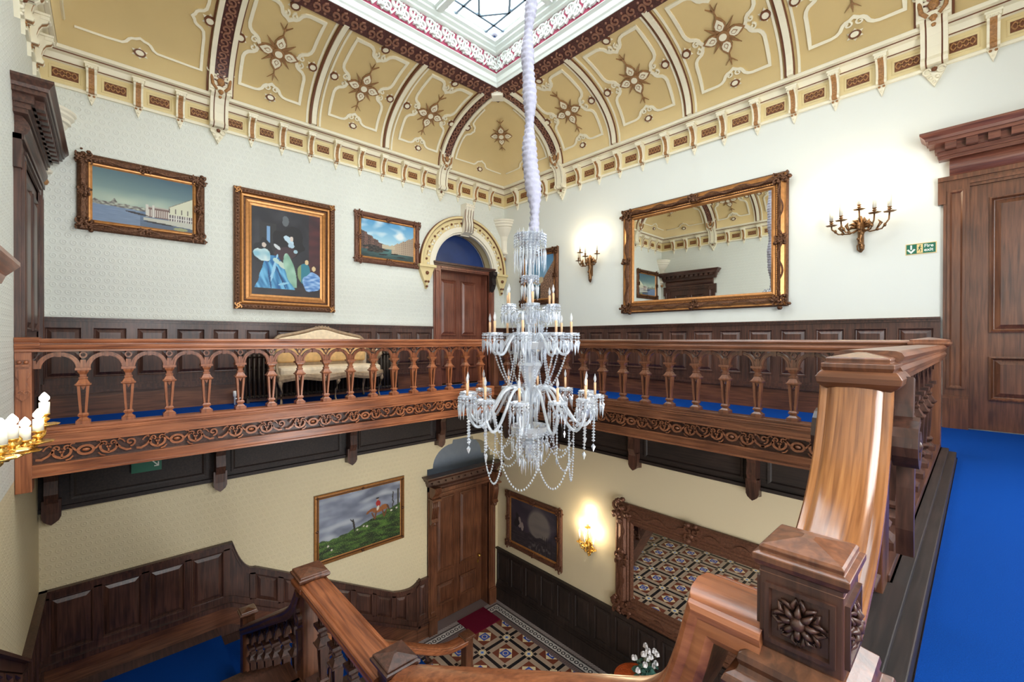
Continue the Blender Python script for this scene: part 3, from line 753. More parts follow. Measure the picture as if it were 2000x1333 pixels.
# dado that follows the stair: landing, concave drop, slope down, flat run and rise to the door
def zt(y):
    if y <= -5.68: return -2.14
    if y <= -5.36: t = (y+5.68)/0.32; return -2.14-0.50*(1-(1-t)**2.2)*1.0
    if y <= -2.95: return -2.64-(y+5.36)*0.565
    if y <= -2.60: t = (y+2.95)/0.35; return -4.0-0.07*math.sin(t*PI/2)
    return -4.07+0.12*((y+2.60)/0.25)**2 if y < -2.35 else -3.95
def zb_(y):
    if y <= -5.72: return -3.4
    if y <= -2.45: return -3.4-(y+5.72)*0.569
    return G
mb = MB(TA)
ys = [-LY+0.14*i for i in range(15)]+[-5.68]+[-5.64+0.04*i for i in range(7)]+[-5.36+0.1*i for i in range(24)]+[-2.95, -2.9, -2.8, -2.7, -2.6, -2.55, -2.5, -2.45, -2.4, -2.36]
ys = sorted(set(round(v_, 3) for v_ in ys))
def strip(f0, f1, c, mi, yl=None):
    yl = yl or ys; V = []; F = []
    for y_ in yl: V += [(y_, f0(y_), c), (y_, f1(y_), c), (y_, f0(y_), 0), (y_, f1(y_), 0)]
    for i in range(len(yl)-1):
        a, b_ = 4*i, 4*i+4; F += [(a, b_, b_+1, a+1), (a+1, b_+1, b_+3, a+3), (a, a+2, b_+2, b_)]
    F += [(0, 1, 3, 2), (len(V)-4, len(V)-2, len(V)-1, len(V)-3)]
    mb.add(V, F, mi)
strip(zb_, lambda y_: zt(y_)-0.02, 0.015, 0); strip(lambda y_: zt(y_)-0.03, zt, 0.075, 0); strip(lambda y_: zt(y_)-0.12, lambda y_: zt(y_)-0.03, 0.035, 0)
strip(zb_, lambda y_: zb_(y_)+0.28, 0.04, 1); strip(lambda y_: zb_(y_)+0.28, lambda y_: zb_(y_)+0.34, 0.075, 0); strip(lambda y_: zb_(y_)+0.34, lambda y_: zb_(y_)+0.44, 0.035, 0)
px_ = [-LY+0.05+0.48*i for i in range(5)]+[-5.40+0.41*i for i in range(8)]
for e in [-7.67, -7.19, -6.71, -6.23, -5.75, -5.40, -4.99, -4.58, -4.17, -3.76, -3.35, -2.94, -2.62, -2.40]:
    mb.add([(e+s*0.04, (zb_(e)+0.435), c) for s in (-1, 1) for c in (0, 0.035)]+[(e+s*0.04, zt(e+s*0.04)-0.1, c) for s in (-1, 1) for c in (0, 0.035)], [(0,1,3,2), (0,4,5,1), (2,3,7,6), (1,5,7,3), (4,6,7,5)], 0)
pe = [-7.67, -7.19, -6.71, -6.23, -5.75]
def ppanel(e0, e1):
    rings = []
    for i_, c_ in [(0, 0.03), (0, 0.045), (0.014, 0.042), (0.026, 0.018), (0.07, 0.036)]:
        a0, a1 = e0+0.04+i_, e1-0.04-i_
        rings.append([(a0, zb_(a0)+0.44+i_, c_), (a1, zb_(a1)+0.44+i_, c_), (a1, zt(a1)-0.12-i_, c_), (a0, zt(a0)-0.12-i_, c_)])
    mb.loops(rings, 0, cap1=True)
for e0, e1 in zip(pe[:-1], pe[1:]): ppanel(e0, e1)
pe = [-5.40, -4.99, -4.58, -4.17, -3.76, -3.35, -2.94, -2.62]
for e0, e1 in zip(pe[:-1], pe[1:]): ppanel(e0, e1)
strip(lambda y_: zb_(y_)-0.5, lambda y_: zb_(y_)+0.02, 0.03, 0)
struct(mb.build('trim_7', ['dark_z', 'oak_y']))
# dado on the front wall beside the landing and up the second flight
mb = MB(TC)
zc_ = lambda x_: -2.14 if x_ < 1.6 else -2.14+(x_-1.6)*0.58
zd_ = lambda x_: -3.4 if x_ < 1.7 else -3.4+(x_-1.7)*0.58
xs = [0.1*i for i in range(40)]
strip(zd_, lambda x_: zc_(x_)-0.02, 0.015, 0, xs); strip(lambda x_: zc_(x_)-0.03, zc_, 0.075, 0, xs); strip(lambda x_: zc_(x_)-0.12, lambda x_: zc_(x_)-0.03, 0.035, 0, xs)
strip(zd_, lambda x_: zd_(x_)+0.3, 0.045, 0, xs)
for i in range(8):
    a0, a1 = 0.08+i*0.46, 0.08+i*0.46+0.38
    mb.loops([[(a0+q_, zd_(a0)+0.42+q_, c_), (a1-q_, zd_(a1)+0.42+q_, c_), (a1-q_, zc_(a1)-0.14-q_, c_), (a0+q_, zc_(a0)-0.14-q_, c_)] for q_, c_ in [(0, 0.015), (0, 0.04), (0.02, 0.04), (0.03, 0.018), (0.07, 0.03)]], 0, cap1=True)
struct(mb.build('trim_8', ['dark_z']))

# ---- dark wall band with consoles under the gallery
def under_band(name, T, a0, a1, c0, spots):
    mb = MB(lambda a, b, c: T(a, b, c0+c))
    mb.box(a0, a1, -1.12, -0.3, 0, 0.06); mb.box(a0, a1, -1.15, -1.10, 0, 0.10); mb.box(a0, a1, -0.46, -0.3, 0, 0.12)
    e = [a0]+list(spots)+[a1]
    for p, q in zip(e[:-1], e[1:]):
        if q-p > 0.5: mb.relief(p+0.16, q-0.16, -1.04, -0.5, [(0, 0.06), (0, 0.085), (0.03, 0.08), (0.05, 0.065)], 0)
    o = struct(mb.build(name, ['black_x']))
    for s in spots:
        m2 = MB(lambda a, b, c: T(a, b, c0+c))
        poly = [(0.06, -0.3), (0.62, -0.3), (0.62, -0.40), (0.44, -0.44), (0.30, -0.56), (0.24, -0.74), (0.26, -0.9), (0.21, -1.02), (0.20, -1.15), (0.13, -1.24), (0.0, -1.26), (0.0, -0.3)]
        extr(m2, poly, s-0.06, s+0.06)
        m2.plate([(s-0.085, -0.98), (s-0.085, -1.19), (s-0.065, -1.235), (s-0.03, -1.265), (s, -1.285), (s+0.03, -1.265), (s+0.065, -1.235), (s+0.085, -1.19), (s+0.085, -0.98)], 0.12, 0.2)
        m2.build('console', 'dark_z', o)
    return o
under_band('trim_9', TA, -LY, -0.2, 0, [-7.6, -5.86, -3.85, -1.93])
under_band('trim_10', TB, 0.0, LX, 0.2, [0.5, 1.9, 3.8, 5.72, 7.56])

# ---- doors
def door(name, label, T, o0, o1, zb, leaf_top, pil, depth, mats, crown=None, ear=False, number=None, handle=None, consoles=False, lock='right'):
    d_ = thing(name, T((o0+o1)/2, zb, 0), label, 'door', kind='structure')
    fr, lm, dk = mats
    a0, a1 = o0+pil, o1-pil
    hd = leaf_top-zb
    mb = MB(T)
    for p, q in ((o0, a0), (a1, o1)):
        mb.box(p, q, zb, zb+0.34, 0, 0.085); mb.box(p, q, zb+0.34, zb+0.37, 0, 0.07)
        mb.box(p, q, zb+0.37, leaf_top+pil*0.7, 0, 0.045)
        w_ = q-p
        mb.relief(p+w_*0.16, q-w_*0.16, zb+0.45, leaf_top-0.02, [(0, 0.045), (0, 0.065), (w_*0.1, 0.065), (w_*0.18, 0.05)])
    mb.box(a0, a1, leaf_top, leaf_top+pil*0.7, 0, 0.046)
    mb.box(a0, a1, leaf_top+0.03, leaf_top+0.06, 0, 0.065)
    if ear:
        for p, q in ((o0-0.045, o0+0.02), (o1-0.02, o1+0.045)): mb.box(p, q, leaf_top-0.16, leaf_top+pil*0.7, 0, 0.055)
        mb.box(o0-0.045, o1+0.045, leaf_top+pil*0.7-0.05, leaf_top+pil*0.7, 0, 0.07)
    # jambs and head lining
    mb.box(a0-0.02, a0, zb, leaf_top, -depth, 0.03); mb.box(a1, a1+0.02, zb, leaf_top, -depth, 0.03); mb.box(a0, a1, leaf_top, leaf_top+0.02, -depth, 0.03)
    if depth > 0.1:
        for a_ in (a0, a1):
            s_ = 1 if a_ == a0 else -1
            mb.box(min(a_, a_+s_*0.012), max(a_, a_+s_*0.012), zb+0.5, leaf_top-0.12, -depth+0.06, -0.05)
    mb.build('frame', fr, d_)
    # leaf
    m2 = MB(T); l0, l1 = a0, a1; lw = l1-l0
    m2.box(l0, l1, zb+0.01, leaf_top, -depth-0.04, -depth)
    st = 0.13*lw/1.1+0.01; mid = (l0+l1)/2; ms = 0.05*lw/1.1+0.01
    rows = [(zb+0.34, zb+0.82), (zb+1.08, leaf_top-0.16)]
    for b0, b1 in rows:
        for p, q in ((l0+st, mid-ms), (mid+ms, l1-st)):
            m2.relief(p, q, b0, b1, [(0, -depth), (0, -depth+0.024), (0.016, -depth+0.028), (0.034, -depth+0.002), (0.04, -depth+0.001), (0.085, -depth+0.024)])
    lf_ = m2.build('door_leaf', lm, d_)
    hx = l1-0.11 if lock == 'right' else l0+0.07
    if handle:
        m3 = MB(lambda a, b, c: T(hx+a, zb+1.02+b, -depth+c))
        m3.sphere((0, 0.1, 0.06), 0.04, 0, 10); m3.box(-0.01, 0.01, 0.09, 0.11, 0, 0.06); m3.box(-0.008, 0.008, -0.008, 0.008, 0, 0.05); m3.box(-0.02, 0.02, -0.09, -0.03, 0, 0.008)
        m3.build('handle', 'brass', lf_)
    if number:
        cu = bpy.data.curves.new('number', 'FONT'); cu.body = number; cu.size = 0.1; cu.extrude = 0.002; cu.align_x = 'CENTER'
        tmp = bpy.data.objects.new('tmp', cu); COL.objects.link(tmp)
        me = bpy.data.meshes.new_from_object(tmp.evaluated_get(bpy.context.evaluated_depsgraph_get())); bpy.data.objects.remove(tmp)
        me.materials.clear(); me.materials.append(MATS['sign_white'])
        T0 = T(mid, number_z(zb), -depth+0.02)
        for v_ in me.vertices: v_.co = Vector(T(mid+v_.co.x, number_z(zb)+v_.co.y, -depth+0.004+v_.co.z)) - worldloc(lf_)
        o_ = bpy.data.objects.new('number', me); COL.objects.link(o_); o_.parent = lf_
    if crown:
        z0, z1, pr = crown[:3]; xs_ = crown[3] if len(crown) > 3 else 1.0; m4 = MB(T); e0, e1 = o0-0.02, o1+0.02
        h = z1-z0
        def step(f0, f1, c, x=0): x = x*xs_; m4.box(e0-x, e1+x, z0+h*f0, z0+h*f1, 0, c)
        # swelling frieze
        fr_z0 = leaf_top+pil*0.7
        if z0-fr_z0 > 0.04:
            pr_ = [(0, fr_z0)]+[(0.05+0.05*math.sin(PI*i/8), fr_z0+(z0-fr_z0)*i/8) for i in range(9)]+[(0, z0)]
            extr(m4, pr_, o0+0.05, o1-0.05)
        step(0, 0.14, pr*0.35, 0.02); step(0.14, 0.30, pr*0.42, 0.03)
        n = int((e1-e0)/0.16)
        for i in range(n):
            c_ = e0+(e1-e0)*(i+0.5)/n; m4.box(c_-0.045, c_+0.045, z0+h*0.30, z0+h*0.55, 0, pr*0.72)
        step(0.30, 0.55, pr*0.5, 0.05); step(0.55, 0.68, pr*0.8, 0.10)
        # raking top mould
        rings = [[(e0-x*xs_, z0+h*f, 0), (e0-x*xs_, z0+h*f, c), (e1+x*xs_, z0+h*f, c), (e1+x*xs_, z0+h*f, 0)] for f, c, x in ((0.68, pr*0.85, 0.12), (0.78, pr*0.88, 0.13), (0.92, pr*1.0, 0.17), (1.0, pr, 0.17))]
        m4.loops(rings, 0, cap0=True, cap1=True)
        m4.build('crown', dk, d_)
    if consoles:
        for c_ in (o0+pil*0.45, o1-pil*0.45):
            m5 = MB(T); z1 = crown[0] if crown else leaf_top+0.1
            poly = [(0.045, z1), (0.20, z1), (0.22, z1-0.05), (0.19, z1-0.12), (0.13, z1-0.2), (0.12, z1-0.3), (0.14, z1-0.42), (0.12, z1-0.55), (0.10, z1-0.68), (0.12, z1-0.74), (0.08, z1-0.8), (0.045, z1-0.8)]
            extr(m5, [(c*1.35, b) for c, b in poly], c_-0.08, c_+0.08)
            m5.box(c_-0.105, c_+0.105, z1-0.28, z1-0.24, 0.04, 0.25)
            for kk in (-1, 0, 1): m5.tube([(c_+kk*0.045, z1-0.30, 0.18), (c_+kk*0.045, z1-0.42, 0.19), (c_+kk*0.045, z1-0.66, 0.145)], 0.017, 6)
            m5.sphere((c_, z1-0.78, 0.13), 0.05, 0, 8)
            m5.build('console', fr, d_)
    return d_
number_z = lambda zb: zb+2.22
door('door_1', 'brown panelled door under the round cream arch, beyond the gallery corner', TA, -2.03, -0.36, 0.0, 2.5, 0.17, 0.24, ('red_z', 'red_z', 'dark_x'), crown=None, consoles=False)
door('door_2', 'brown panelled door numbered 5 beside the green fire exit sign', TB, 7.62, 9.22, 0.0, 2.72, 0.21, -0.02, ('oak_z', 'oak_z', 'red_x'), crown=(3.06, 3.36, 0.27), ear=True, number='5')
door('door_3', 'dark panelled door with a heavy crown at the near left end of the gallery', TC, 0.16, 1.92, 0.0, 2.72, 0.21, -0.02, ('dark_z', 'dark_z', 'dark_x'), crown=(3.06, 3.36, 0.27), ear=True)
door('door_4', 'brown panelled front door with brass knob at ground floor behind the red mat', TA, -2.16, -0.31, G, -2.36, 0.2, 0.24, ('oak_z', 'oak_z', 'dark_x'), crown=(-2.10, -1.88, 0.24, 0.7), handle=True, consoles=True)
# carved bracket on door_1's right post, cap over its head
d1 = [o for o in COL.objects if o.name == 'door_1'][0]
mb = MB(TA); mb.box(-2.05, -0.34, 2.62, 2.66, -0.3, 0.09); mb.box(-2.04, -0.35, 2.58, 2.62, -0.24, 0.06)
mb.build('head_rail', 'dark_x', d1)
mb = MB(TA); extr(mb, [(0.045, 2.58), (0.2, 2.58), (0.21, 2.5), (0.15, 2.42), (0.17, 2.3), (0.12, 2.18), (0.045, 2.1)], -0.52, -0.40); mb.sphere((-0.46, 2.5, 0.2), 0.05, 0, 8); mb.sphere((-0.46, 2.28, 0.16), 0.04, 0, 8)
mb.build('carved_bracket', 'black_z', d1)
# lunettes above the doors
mb = MB(TA); mb.plate([(ARC_C-ARC_R-0.05, 2.6)]+[(ARC_C-(ARC_R+0.02)*math.cos(PI*i/24), ARC_Z+0.05+(ARC_R)*math.sin(PI*i/24)) for i in range(25)]+[(ARC_C+ARC_R+0.05, 2.6)], -0.36, -0.34)
struct(mb.build('window_2', 'lunette_blue'))
mb = MB(TA); mb.box(lo0-0.1, lo1+0.1, G-0.02, -1.1, -0.38, -0.34, 0); mb.box(-2.2, -0.2, -0.02, 2.6, -0.40, -0.362, 0); struct(mb.build('wall_recess', 'lunette_grey'))
# arch surround: archivolt with studs, imposts, keystone
arch = thing('arch_surround', TA(ARC_C, 2.5, 0), 'cream and gold plaster arch with studs and keystone around the upper blue lunette', 'arch')
mb = MB(TA)
def ringseg(r0, r1, c0, c1, mi, n=36):
    rings = []
    for i in range(n+1):
        a = PI*i/n; ca, sa = -math.cos(a), math.sin(a)
        rings.append([(ARC_C+r0*ca, ARC_Z+r0*sa, c0), (ARC_C+r0*ca, ARC_Z+r0*sa, c1), (ARC_C+r1*ca, ARC_Z+r1*sa, c1), (ARC_C+r1*ca, ARC_Z+r1*sa, c0)])
    mb.loops(rings, mi, cap0=True, cap1=True)
ringseg(0.84, 0.95, 0, 0.05, 0); ringseg(0.95, 1.12, 0, 0.035, 1); ringseg(1.12, 1.135, 0, 0.06, 2); ringseg(1.135, 1.18, 0, 0.08, 1); ringseg(1.18, 1.19, 0, 0.07, 2)
ringseg(0.80, 0.835, -0.05, 0.02, 0)
for i in range(12):
    a = PI*(i+0.5)/12; r = 1.035
    if abs(a-PI/2) < 0.1: continue
    mb.sphere((ARC_C-r*math.cos(a), ARC_Z+r*math.sin(a), 0.05), 0.026, 2, 8)
    for dr in (-0.05,):
        mb.sphere((ARC_C-(r+dr)*math.cos(a+0.09), ARC_Z+(r+dr)*math.sin(a+0.09), 0.035), 0.035, 0, 6, (1, 1, 0.5)); mb.sphere((ARC_C-(r+dr)*math.cos(a-0.09), ARC_Z+(r+dr)*math.sin(a-0.09), 0.035), 0.035, 0, 6, (1, 1, 0.5))
    a2 = PI*(i+1)/12
    if i < 11 and abs(a2-PI/2) > 0.1: mb.ribbon([(ARC_C-r*math.cos(a2-0.05), ARC_Z+r*math.sin(a2-0.05)), (ARC_C-r*math.cos(a2+0.05), ARC_Z+r*math.sin(a2+0.05))], 0.012, 0.035, 0.042, 2)
# sunk panel in the soffit of the arch (right side)
rings = []
for i in range(17):
    a = math.radians(100+72*i/16); rings.append([(ARC_C-0.834*math.cos(a), ARC_Z+0.834*math.sin(a), c) for c in (-0.27, -0.07)]+[(ARC_C-0.828*math.cos(a), ARC_Z+0.828*math.sin(a), c) for c in (-0.07, -0.27)])
mb.loops(rings, 1, cap0=True, cap1=True)
for c in (-0.28, -0.06):
    rings = []
    for i in range(17):
        a = math.radians(100+72*i/16); rings.append([(ARC_C-0.834*math.cos(a), ARC_Z+0.834*math.sin(a), c-0.008), (ARC_C-0.834*math.cos(a), ARC_Z+0.834*math.sin(a), c+0.008), (ARC_C-0.824*math.cos(a), ARC_Z+0.824*math.sin(a), c+0.008), (ARC_C-0.824*math.cos(a), ARC_Z+0.824*math.sin(a), c-0.008)])
    mb.loops(rings, 2, cap0=True, cap1=True)
mb.build('archivolt', ['cream', 'frieze', 'brown_line'], arch)
for s in (-1, 1):
    mb = MB(TA); c_ = ARC_C+s*1.04
    mb.box(c_-0.2, c_+0.2, 2.5, 2.55, 0, 0.14); mb.plate([(c_-0.18, 2.5), (c_+0.18, 2.5), (c_+0.10, 2.3), (c_+0.03, 2.16), (c_, 2.05), (c_-0.03, 2.16), (c_-0.10, 2.3)], 0, 0.09)
    mb.sphere((c_, 2.38, 0.1), 0.04, 1, 8); mb.sphere((c_-0.03, 2.2, 0.09), 0.03, 1, 6); mb.sphere((c_+0.03, 2.2, 0.09), 0.03, 1, 6); mb.sphere((c_, 2.1, 0.08), 0.03, 1, 6)
    mb.build('impost', ['frieze', 'brown_line'], arch)
mb = MB(TA); extr(mb, [(0, 4.0), (0.2, 4.0), (0.22, 3.93), (0.16, 3.84), (0.14, 3.7), (0.17, 3.55), (0.15, 3.38), (-0.05, 3.32), (0, 3.32)], ARC_C-0.12, ARC_C+0.12)
for kk in (-0.07, 0, 0.07): mb.tube([(ARC_C+kk, 3.98, 0.2), (ARC_C+kk, 3.84, 0.18), (ARC_C+kk, 3.7, 0.155), (ARC_C+kk, 3.55, 0.185), (ARC_C+kk, 3.4, 0.165)], 0.022, 6, 0)
for kk in (-0.11, -0.035, 0.035, 0.11): mb.tube([(ARC_C+kk, 3.98, 0.205), (ARC_C+kk, 3.84, 0.165), (ARC_C+kk, 3.7, 0.148), (ARC_C+kk, 3.55, 0.175), (ARC_C+kk, 3.38, 0.155)], 0.008, 5, 1)
mb.build('keystone', ['cream', 'brown_line'], arch)
# corner corbels
for nm, (x_, y_), lab in (('a', (0.0, 0.0), 'cream round plaster corbel in the far corner beside the arch'), ('b', (0.0, -LY), 'cream round plaster corbel in the near left corner behind the dark door crown')):
    t = thing('corner_corbel', (x_, y_, 3.0), lab, 'corbel')
    zo = 0.0
    prof = [(0.01, 2.94), (0.03, 2.97), (0.06, 3.03), (0.12, 3.06), (0.13, 3.09), (0.10, 3.11), (0.095, 3.18), (0.10, 3.38), (0.13, 3.48), (0.19, 3.56), (0.25, 3.66), (0.26, 3.69), (0.29, 3.70), (0.29, 3.74), (0.32, 3.77), (0.32, 3.80), (0.34, 3.82), (0.34, 3.85)]
    mb = MB(); q0 = 0.0 if y_ < -1 else -PI/2
    mb.loops([[(x_+r*math.cos(q0+PI/2*i/12)+0.002, y_+r*math.sin(q0+PI/2*i/12)+(0.002 if y_ < -1 else -0.002), z_) for r, z_ in prof]+[(x_+0.002, y_+(0.002 if y_ < -1 else -0.002), prof[-1][1]), (x_+0.002, y_+(0.002 if y_ < -1 else -0.002), prof[0][1])] for i in range(13)], 0, cap0=True, cap1=True)
    mb.build('corbel_body', 'cream', t)
    mb = MB(); mb.sphere((x_+0.05, y_+(0.05 if y_ < -1 else -0.05), 2.94), 0.05, 0, 8); mb.build('finial', 'gilt_brown', t)
# ============================================================ BALUSTRADES AND STAIR
# baluster: 0.155 .. 0.715 above the datum, legs splayed along the run (local x)
def baluster_mesh(wd):
    mb = MB()
    mb.stack(0, 0, [(0.155, 0.055), (0.188, 0.055), (0.194, 0.045), (0.214, 0.028), (0.222, 0.024), (0.23, 0.036), (0.246, 0.040), (0.262, 0.030)])
    for s in (-1, 1):
        V = []
        for z, c, h, k in ((0.260, 0.0185, 0.0090, 0.022), (0.535, 0.0335, 0.0115, 0.036)):
            V += [(s*c-h, -k, z), (s*c+h, -k, z), (s*c+h, k, z), (s*c-h, k, z)]
        mb.add(V, [(3,2,1,0), (4,5,6,7), (0,1,5,4), (1,2,6,5), (2,3,7,6), (3,0,4,7)])
    mb.add([(-0.022, -0.022, 0.535), (0.022, -0.022, 0.535), (0, -0.02, 0.49), (-0.022, 0.022, 0.535), (0.022, 0.022, 0.535), (0, 0.02, 0.49)], [(0,1,2), (3,5,4), (0,2,5,3), (1,4,5,2)])
    mb.stack(0, 0, [(0.533, 0.048), (0.543, 0.060), (0.552, 0.060), (0.557, 0.050), (0.600, 0.028), (0.606, 0.033), (0.616, 0.033), (0.622, 0.024), (0.645, 0.025), (0.672, 0.040), (0.686, 0.042), (0.688, 0.057), (0.712, 0.057)])
    return mb.mesh('baluster', wd)
def arch_mesh(wd, s=0.344, m=0.0, nm='arch'):
    # one bay: round arch from baluster head to baluster head, keystone and ringed spandrel
    TT = lambda a, b, c: (a, c, b+m*a)
    mb = MB(TT); z0 = 0.712; r = s/2-0.028
    def half(r0, r1, k):
        rings = []
        for i in range(15):
            a = PI*i/14; ca, sa = -math.cos(a), math.sin(a)
            rings.append([(r0*ca, z0+r0*sa*1.02, -k), (r0*ca, z0+r0*sa*1.02, k), (r1*ca, z0+r1*sa*1.02, k), (r1*ca, z0+r1*sa*1.02, -k)])
        mb.loops(rings, 0, cap0=True, cap1=True)
    half(r-0.024, r+0.006, 0.020); half(r-0.016, r-0.004, 0.030); half(r+0.006, r+0.014, 0.024)
    mb.box(-0.018, 0.018, z0+r-0.03, z0+r+0.03, -0.04, 0.04)
    for sg in (-1, 1):
        cx = sg*s/2
        mb.ribbon([(cx+sg*-0.0+0.024*math.cos(t*PI/6), 0.838+0.026*math.sin(t*PI/6)) for t in range(12)], 0.012, -0.016, 0.016, 0, closed=True) if sg == 1 else None
        mb.plate([(cx, 0.79), (cx-sg*0.012, 0.80), (cx-sg*0.03, 0.835), (cx-sg*0.07, 0.875), (cx-sg*0.085, 0.885), (cx-sg*0.05, 0.885), (cx-sg*0.03, 0.868), (cx-sg*0.027, 0.84), (cx-sg*0.012, 0.812), (cx, 0.806)], -0.006, 0.006, 1)
        mb.box(min(cx, cx-sg*0.02), max(cx, cx-sg*0.02), 0.712, 0.79, -0.022, 0.022)
    return mb.mesh(nm, [wd, 'dark_z'])
RAIL = [(-0.085, -0.125), (-0.085, -0.105), (-0.098, -0.095), (-0.103, -0.075), (-0.095, -0.058), (-0.088, -0.055), (-0.088, -0.045), (-0.102, -0.038), (-0.108, -0.022), (-0.100, -0.008), (-0.085, -0.002), (-0.06, 0.0), (0.06, 0.0), (0.085, -0.002), (0.100, -0.008), (0.108, -0.022), (0.102, -0.038), (0.088, -0.045), (0.088, -0.055), (0.095, -0.058), (0.103, -0.075), (0.098, -0.095), (0.085, -0.105), (0.085, -0.125)]
BIGR = [(-0.10, -0.11), (-0.112, -0.09), (-0.112, -0.07), (-0.108, -0.058), (-0.112, -0.05), (-0.115, -0.035), (-0.108, -0.022), (-0.092, -0.018), (-0.086, -0.020), (-0.078, -0.012), (-0.055, -0.003), (0, 0.003), (0.055, -0.003), (0.078, -0.012), (0.086, -0.020), (0.092, -0.018), (0.108, -0.022), (0.115, -0.035), (0.112, -0.05), (0.108, -0.058), (0.112, -0.07), (0.112, -0.09), (0.10, -0.11)]
def fret_mesh(wd):
    mb = MB(TL); Z = -0.095; rb = lambda pts, w, cl=False, c1=0.078: mb.ribbon(pts, w, 0.052, c1, 0, closed=cl)
    rb([(0.055*math.cos(k*PI/8), Z+0.042*math.sin(k*PI/8)) for k in range(16)], 0.022, True)
    mb.sphere((0, Z, 0.06), 0.026, 0, 8, (1.25, 0.75, 0.7))
    for s in (-1, 1):
        rb([(s*0.065, Z), (s*0.09, Z+0.03), (s*0.12, Z+0.05)], 0.016)
        rb([(s*a, b) for a, b in arc(0.165, Z+0.01, 0.062, 150, 390, 14)], 0.02)
        rb([(s*a, b) for a, b in spiral(0.128, Z+0.045, 0.026, 0.006, -60, 300, 10)], 0.013)
        rb([(s*a, b) for a, b in spiral(0.205, Z+0.045, 0.026, 0.006, 240, -120, 10)], 0.013)
        rb([(s*0.165, Z-0.05), (s*0.165, Z-0.01), (s*0.150, Z+0.012)], 0.014); rb([(s*0.165, Z-0.01), (s*0.180, Z+0.012)], 0.014)
        mb.sphere((s*0.165, Z+0.03, 0.055), 0.009, 0, 6)
        rb([(s*0.225, Z+0.02), (s*0.255, Z-0.02), (s*0.30, Z-0.05), (s*0.338, Z-0.045)], 0.018)
        rb([(s*0.09, Z-0.045), (s*0.11, Z-0.07), (s*0.14, Z-0.08)], 0.012)
        rb([(s*0.075, Z+0.075), (s*0.10, Z+0.075), (s*0.11, Z+0.055)], 0.010)
        rb([(s*0.24, Z+0.076), (s*0.27, Z+0.06), (s*0.29, Z+0.03)], 0.012)
        mb.sphere((s*0.24, Z+0.062, 0.06), 0.012, 0, 6)
    rb(spiral(0.33, Z+0.028, 0.045, 0.008, -90, 330, 16), 0.016)
    return mb.mesh('fretwork', wd)
def newel(parent, loc, hw, zb, zt, wd, cap=0.13, name='newel', carve=False, pend=False, mats=None):
    x_, y_, z_ = loc
    mb = MB()
    mb.box(x_-hw, x_+hw, y_-hw, y_+hw, z_+zb, z_+zt)
    nw = mb.build(name, wd, parent, bevel=0.004)
    m2 = MB(); zt2 = z_+zt
    m2.stack(x_, y_, [(zt2-0.02, hw+0.002), (zt2-0.012, cap-0.02), (zt2, cap-0.006), (zt2+0.012, cap), (zt2+0.026, cap), (zt2+0.032, cap-0.014), (zt2+0.044, cap-0.012), (zt2+0.05, cap-0.018), (zt2+0.068, 0.012)])
    m2.build('cap', wd, nw, bevel=0.002)
    return nw
def carve_face(nw, T, a, b, r, wd):
    "square sunk frame with carved star flower, centred (a,b), half size r"
    mb = MB(T)
    mb.relief(a-r, a+r, b-r, b+r, [(0, 0), (0, 0.010), (r*0.14, 0.010), (r*0.2, 0.0)], 0, cap=False)
    for k in range(8):
        t = k*PI/4; ca, sa = math.cos(t), math.sin(t)
        mb.tube([(a+ca*r*0.18, b+sa*r*0.18, 0.008), (a+ca*r*0.38, b+sa*r*0.38, 0.016), (a+ca*r*0.62, b+sa*r*0.62, 0.002)], [r*0.12, r*0.10, r*0.02], 6)
        t2 = t+PI/8
        for sgn in (-1, 1):
            mb.tube([(a+math.cos(t2)*r*0.35, b+math.sin(t2)*r*0.35, 0.002), (a+math.cos(t2+sgn*0.12)*r*0.6, b+math.sin(t2+sgn*0.12)*r*0.6, 0.010), (a+math.cos(t2+sgn*0.3)*r*0.76, b+math.sin(t2+sgn*0.3)*r*0.76, 0.004), (a+math.cos(t2+sgn*0.36)*r*0.62, b+math.sin(t2+sgn*0.36)*r*0.62, 0.006)], [r*0.05, r*0.07, r*0.05, r*0.03], 5)
    mb.sphere((a, b, 0.010), r*0.24, 0, 10, (1, 1, 0.9))
    return mb.build('carving', wd, nw)

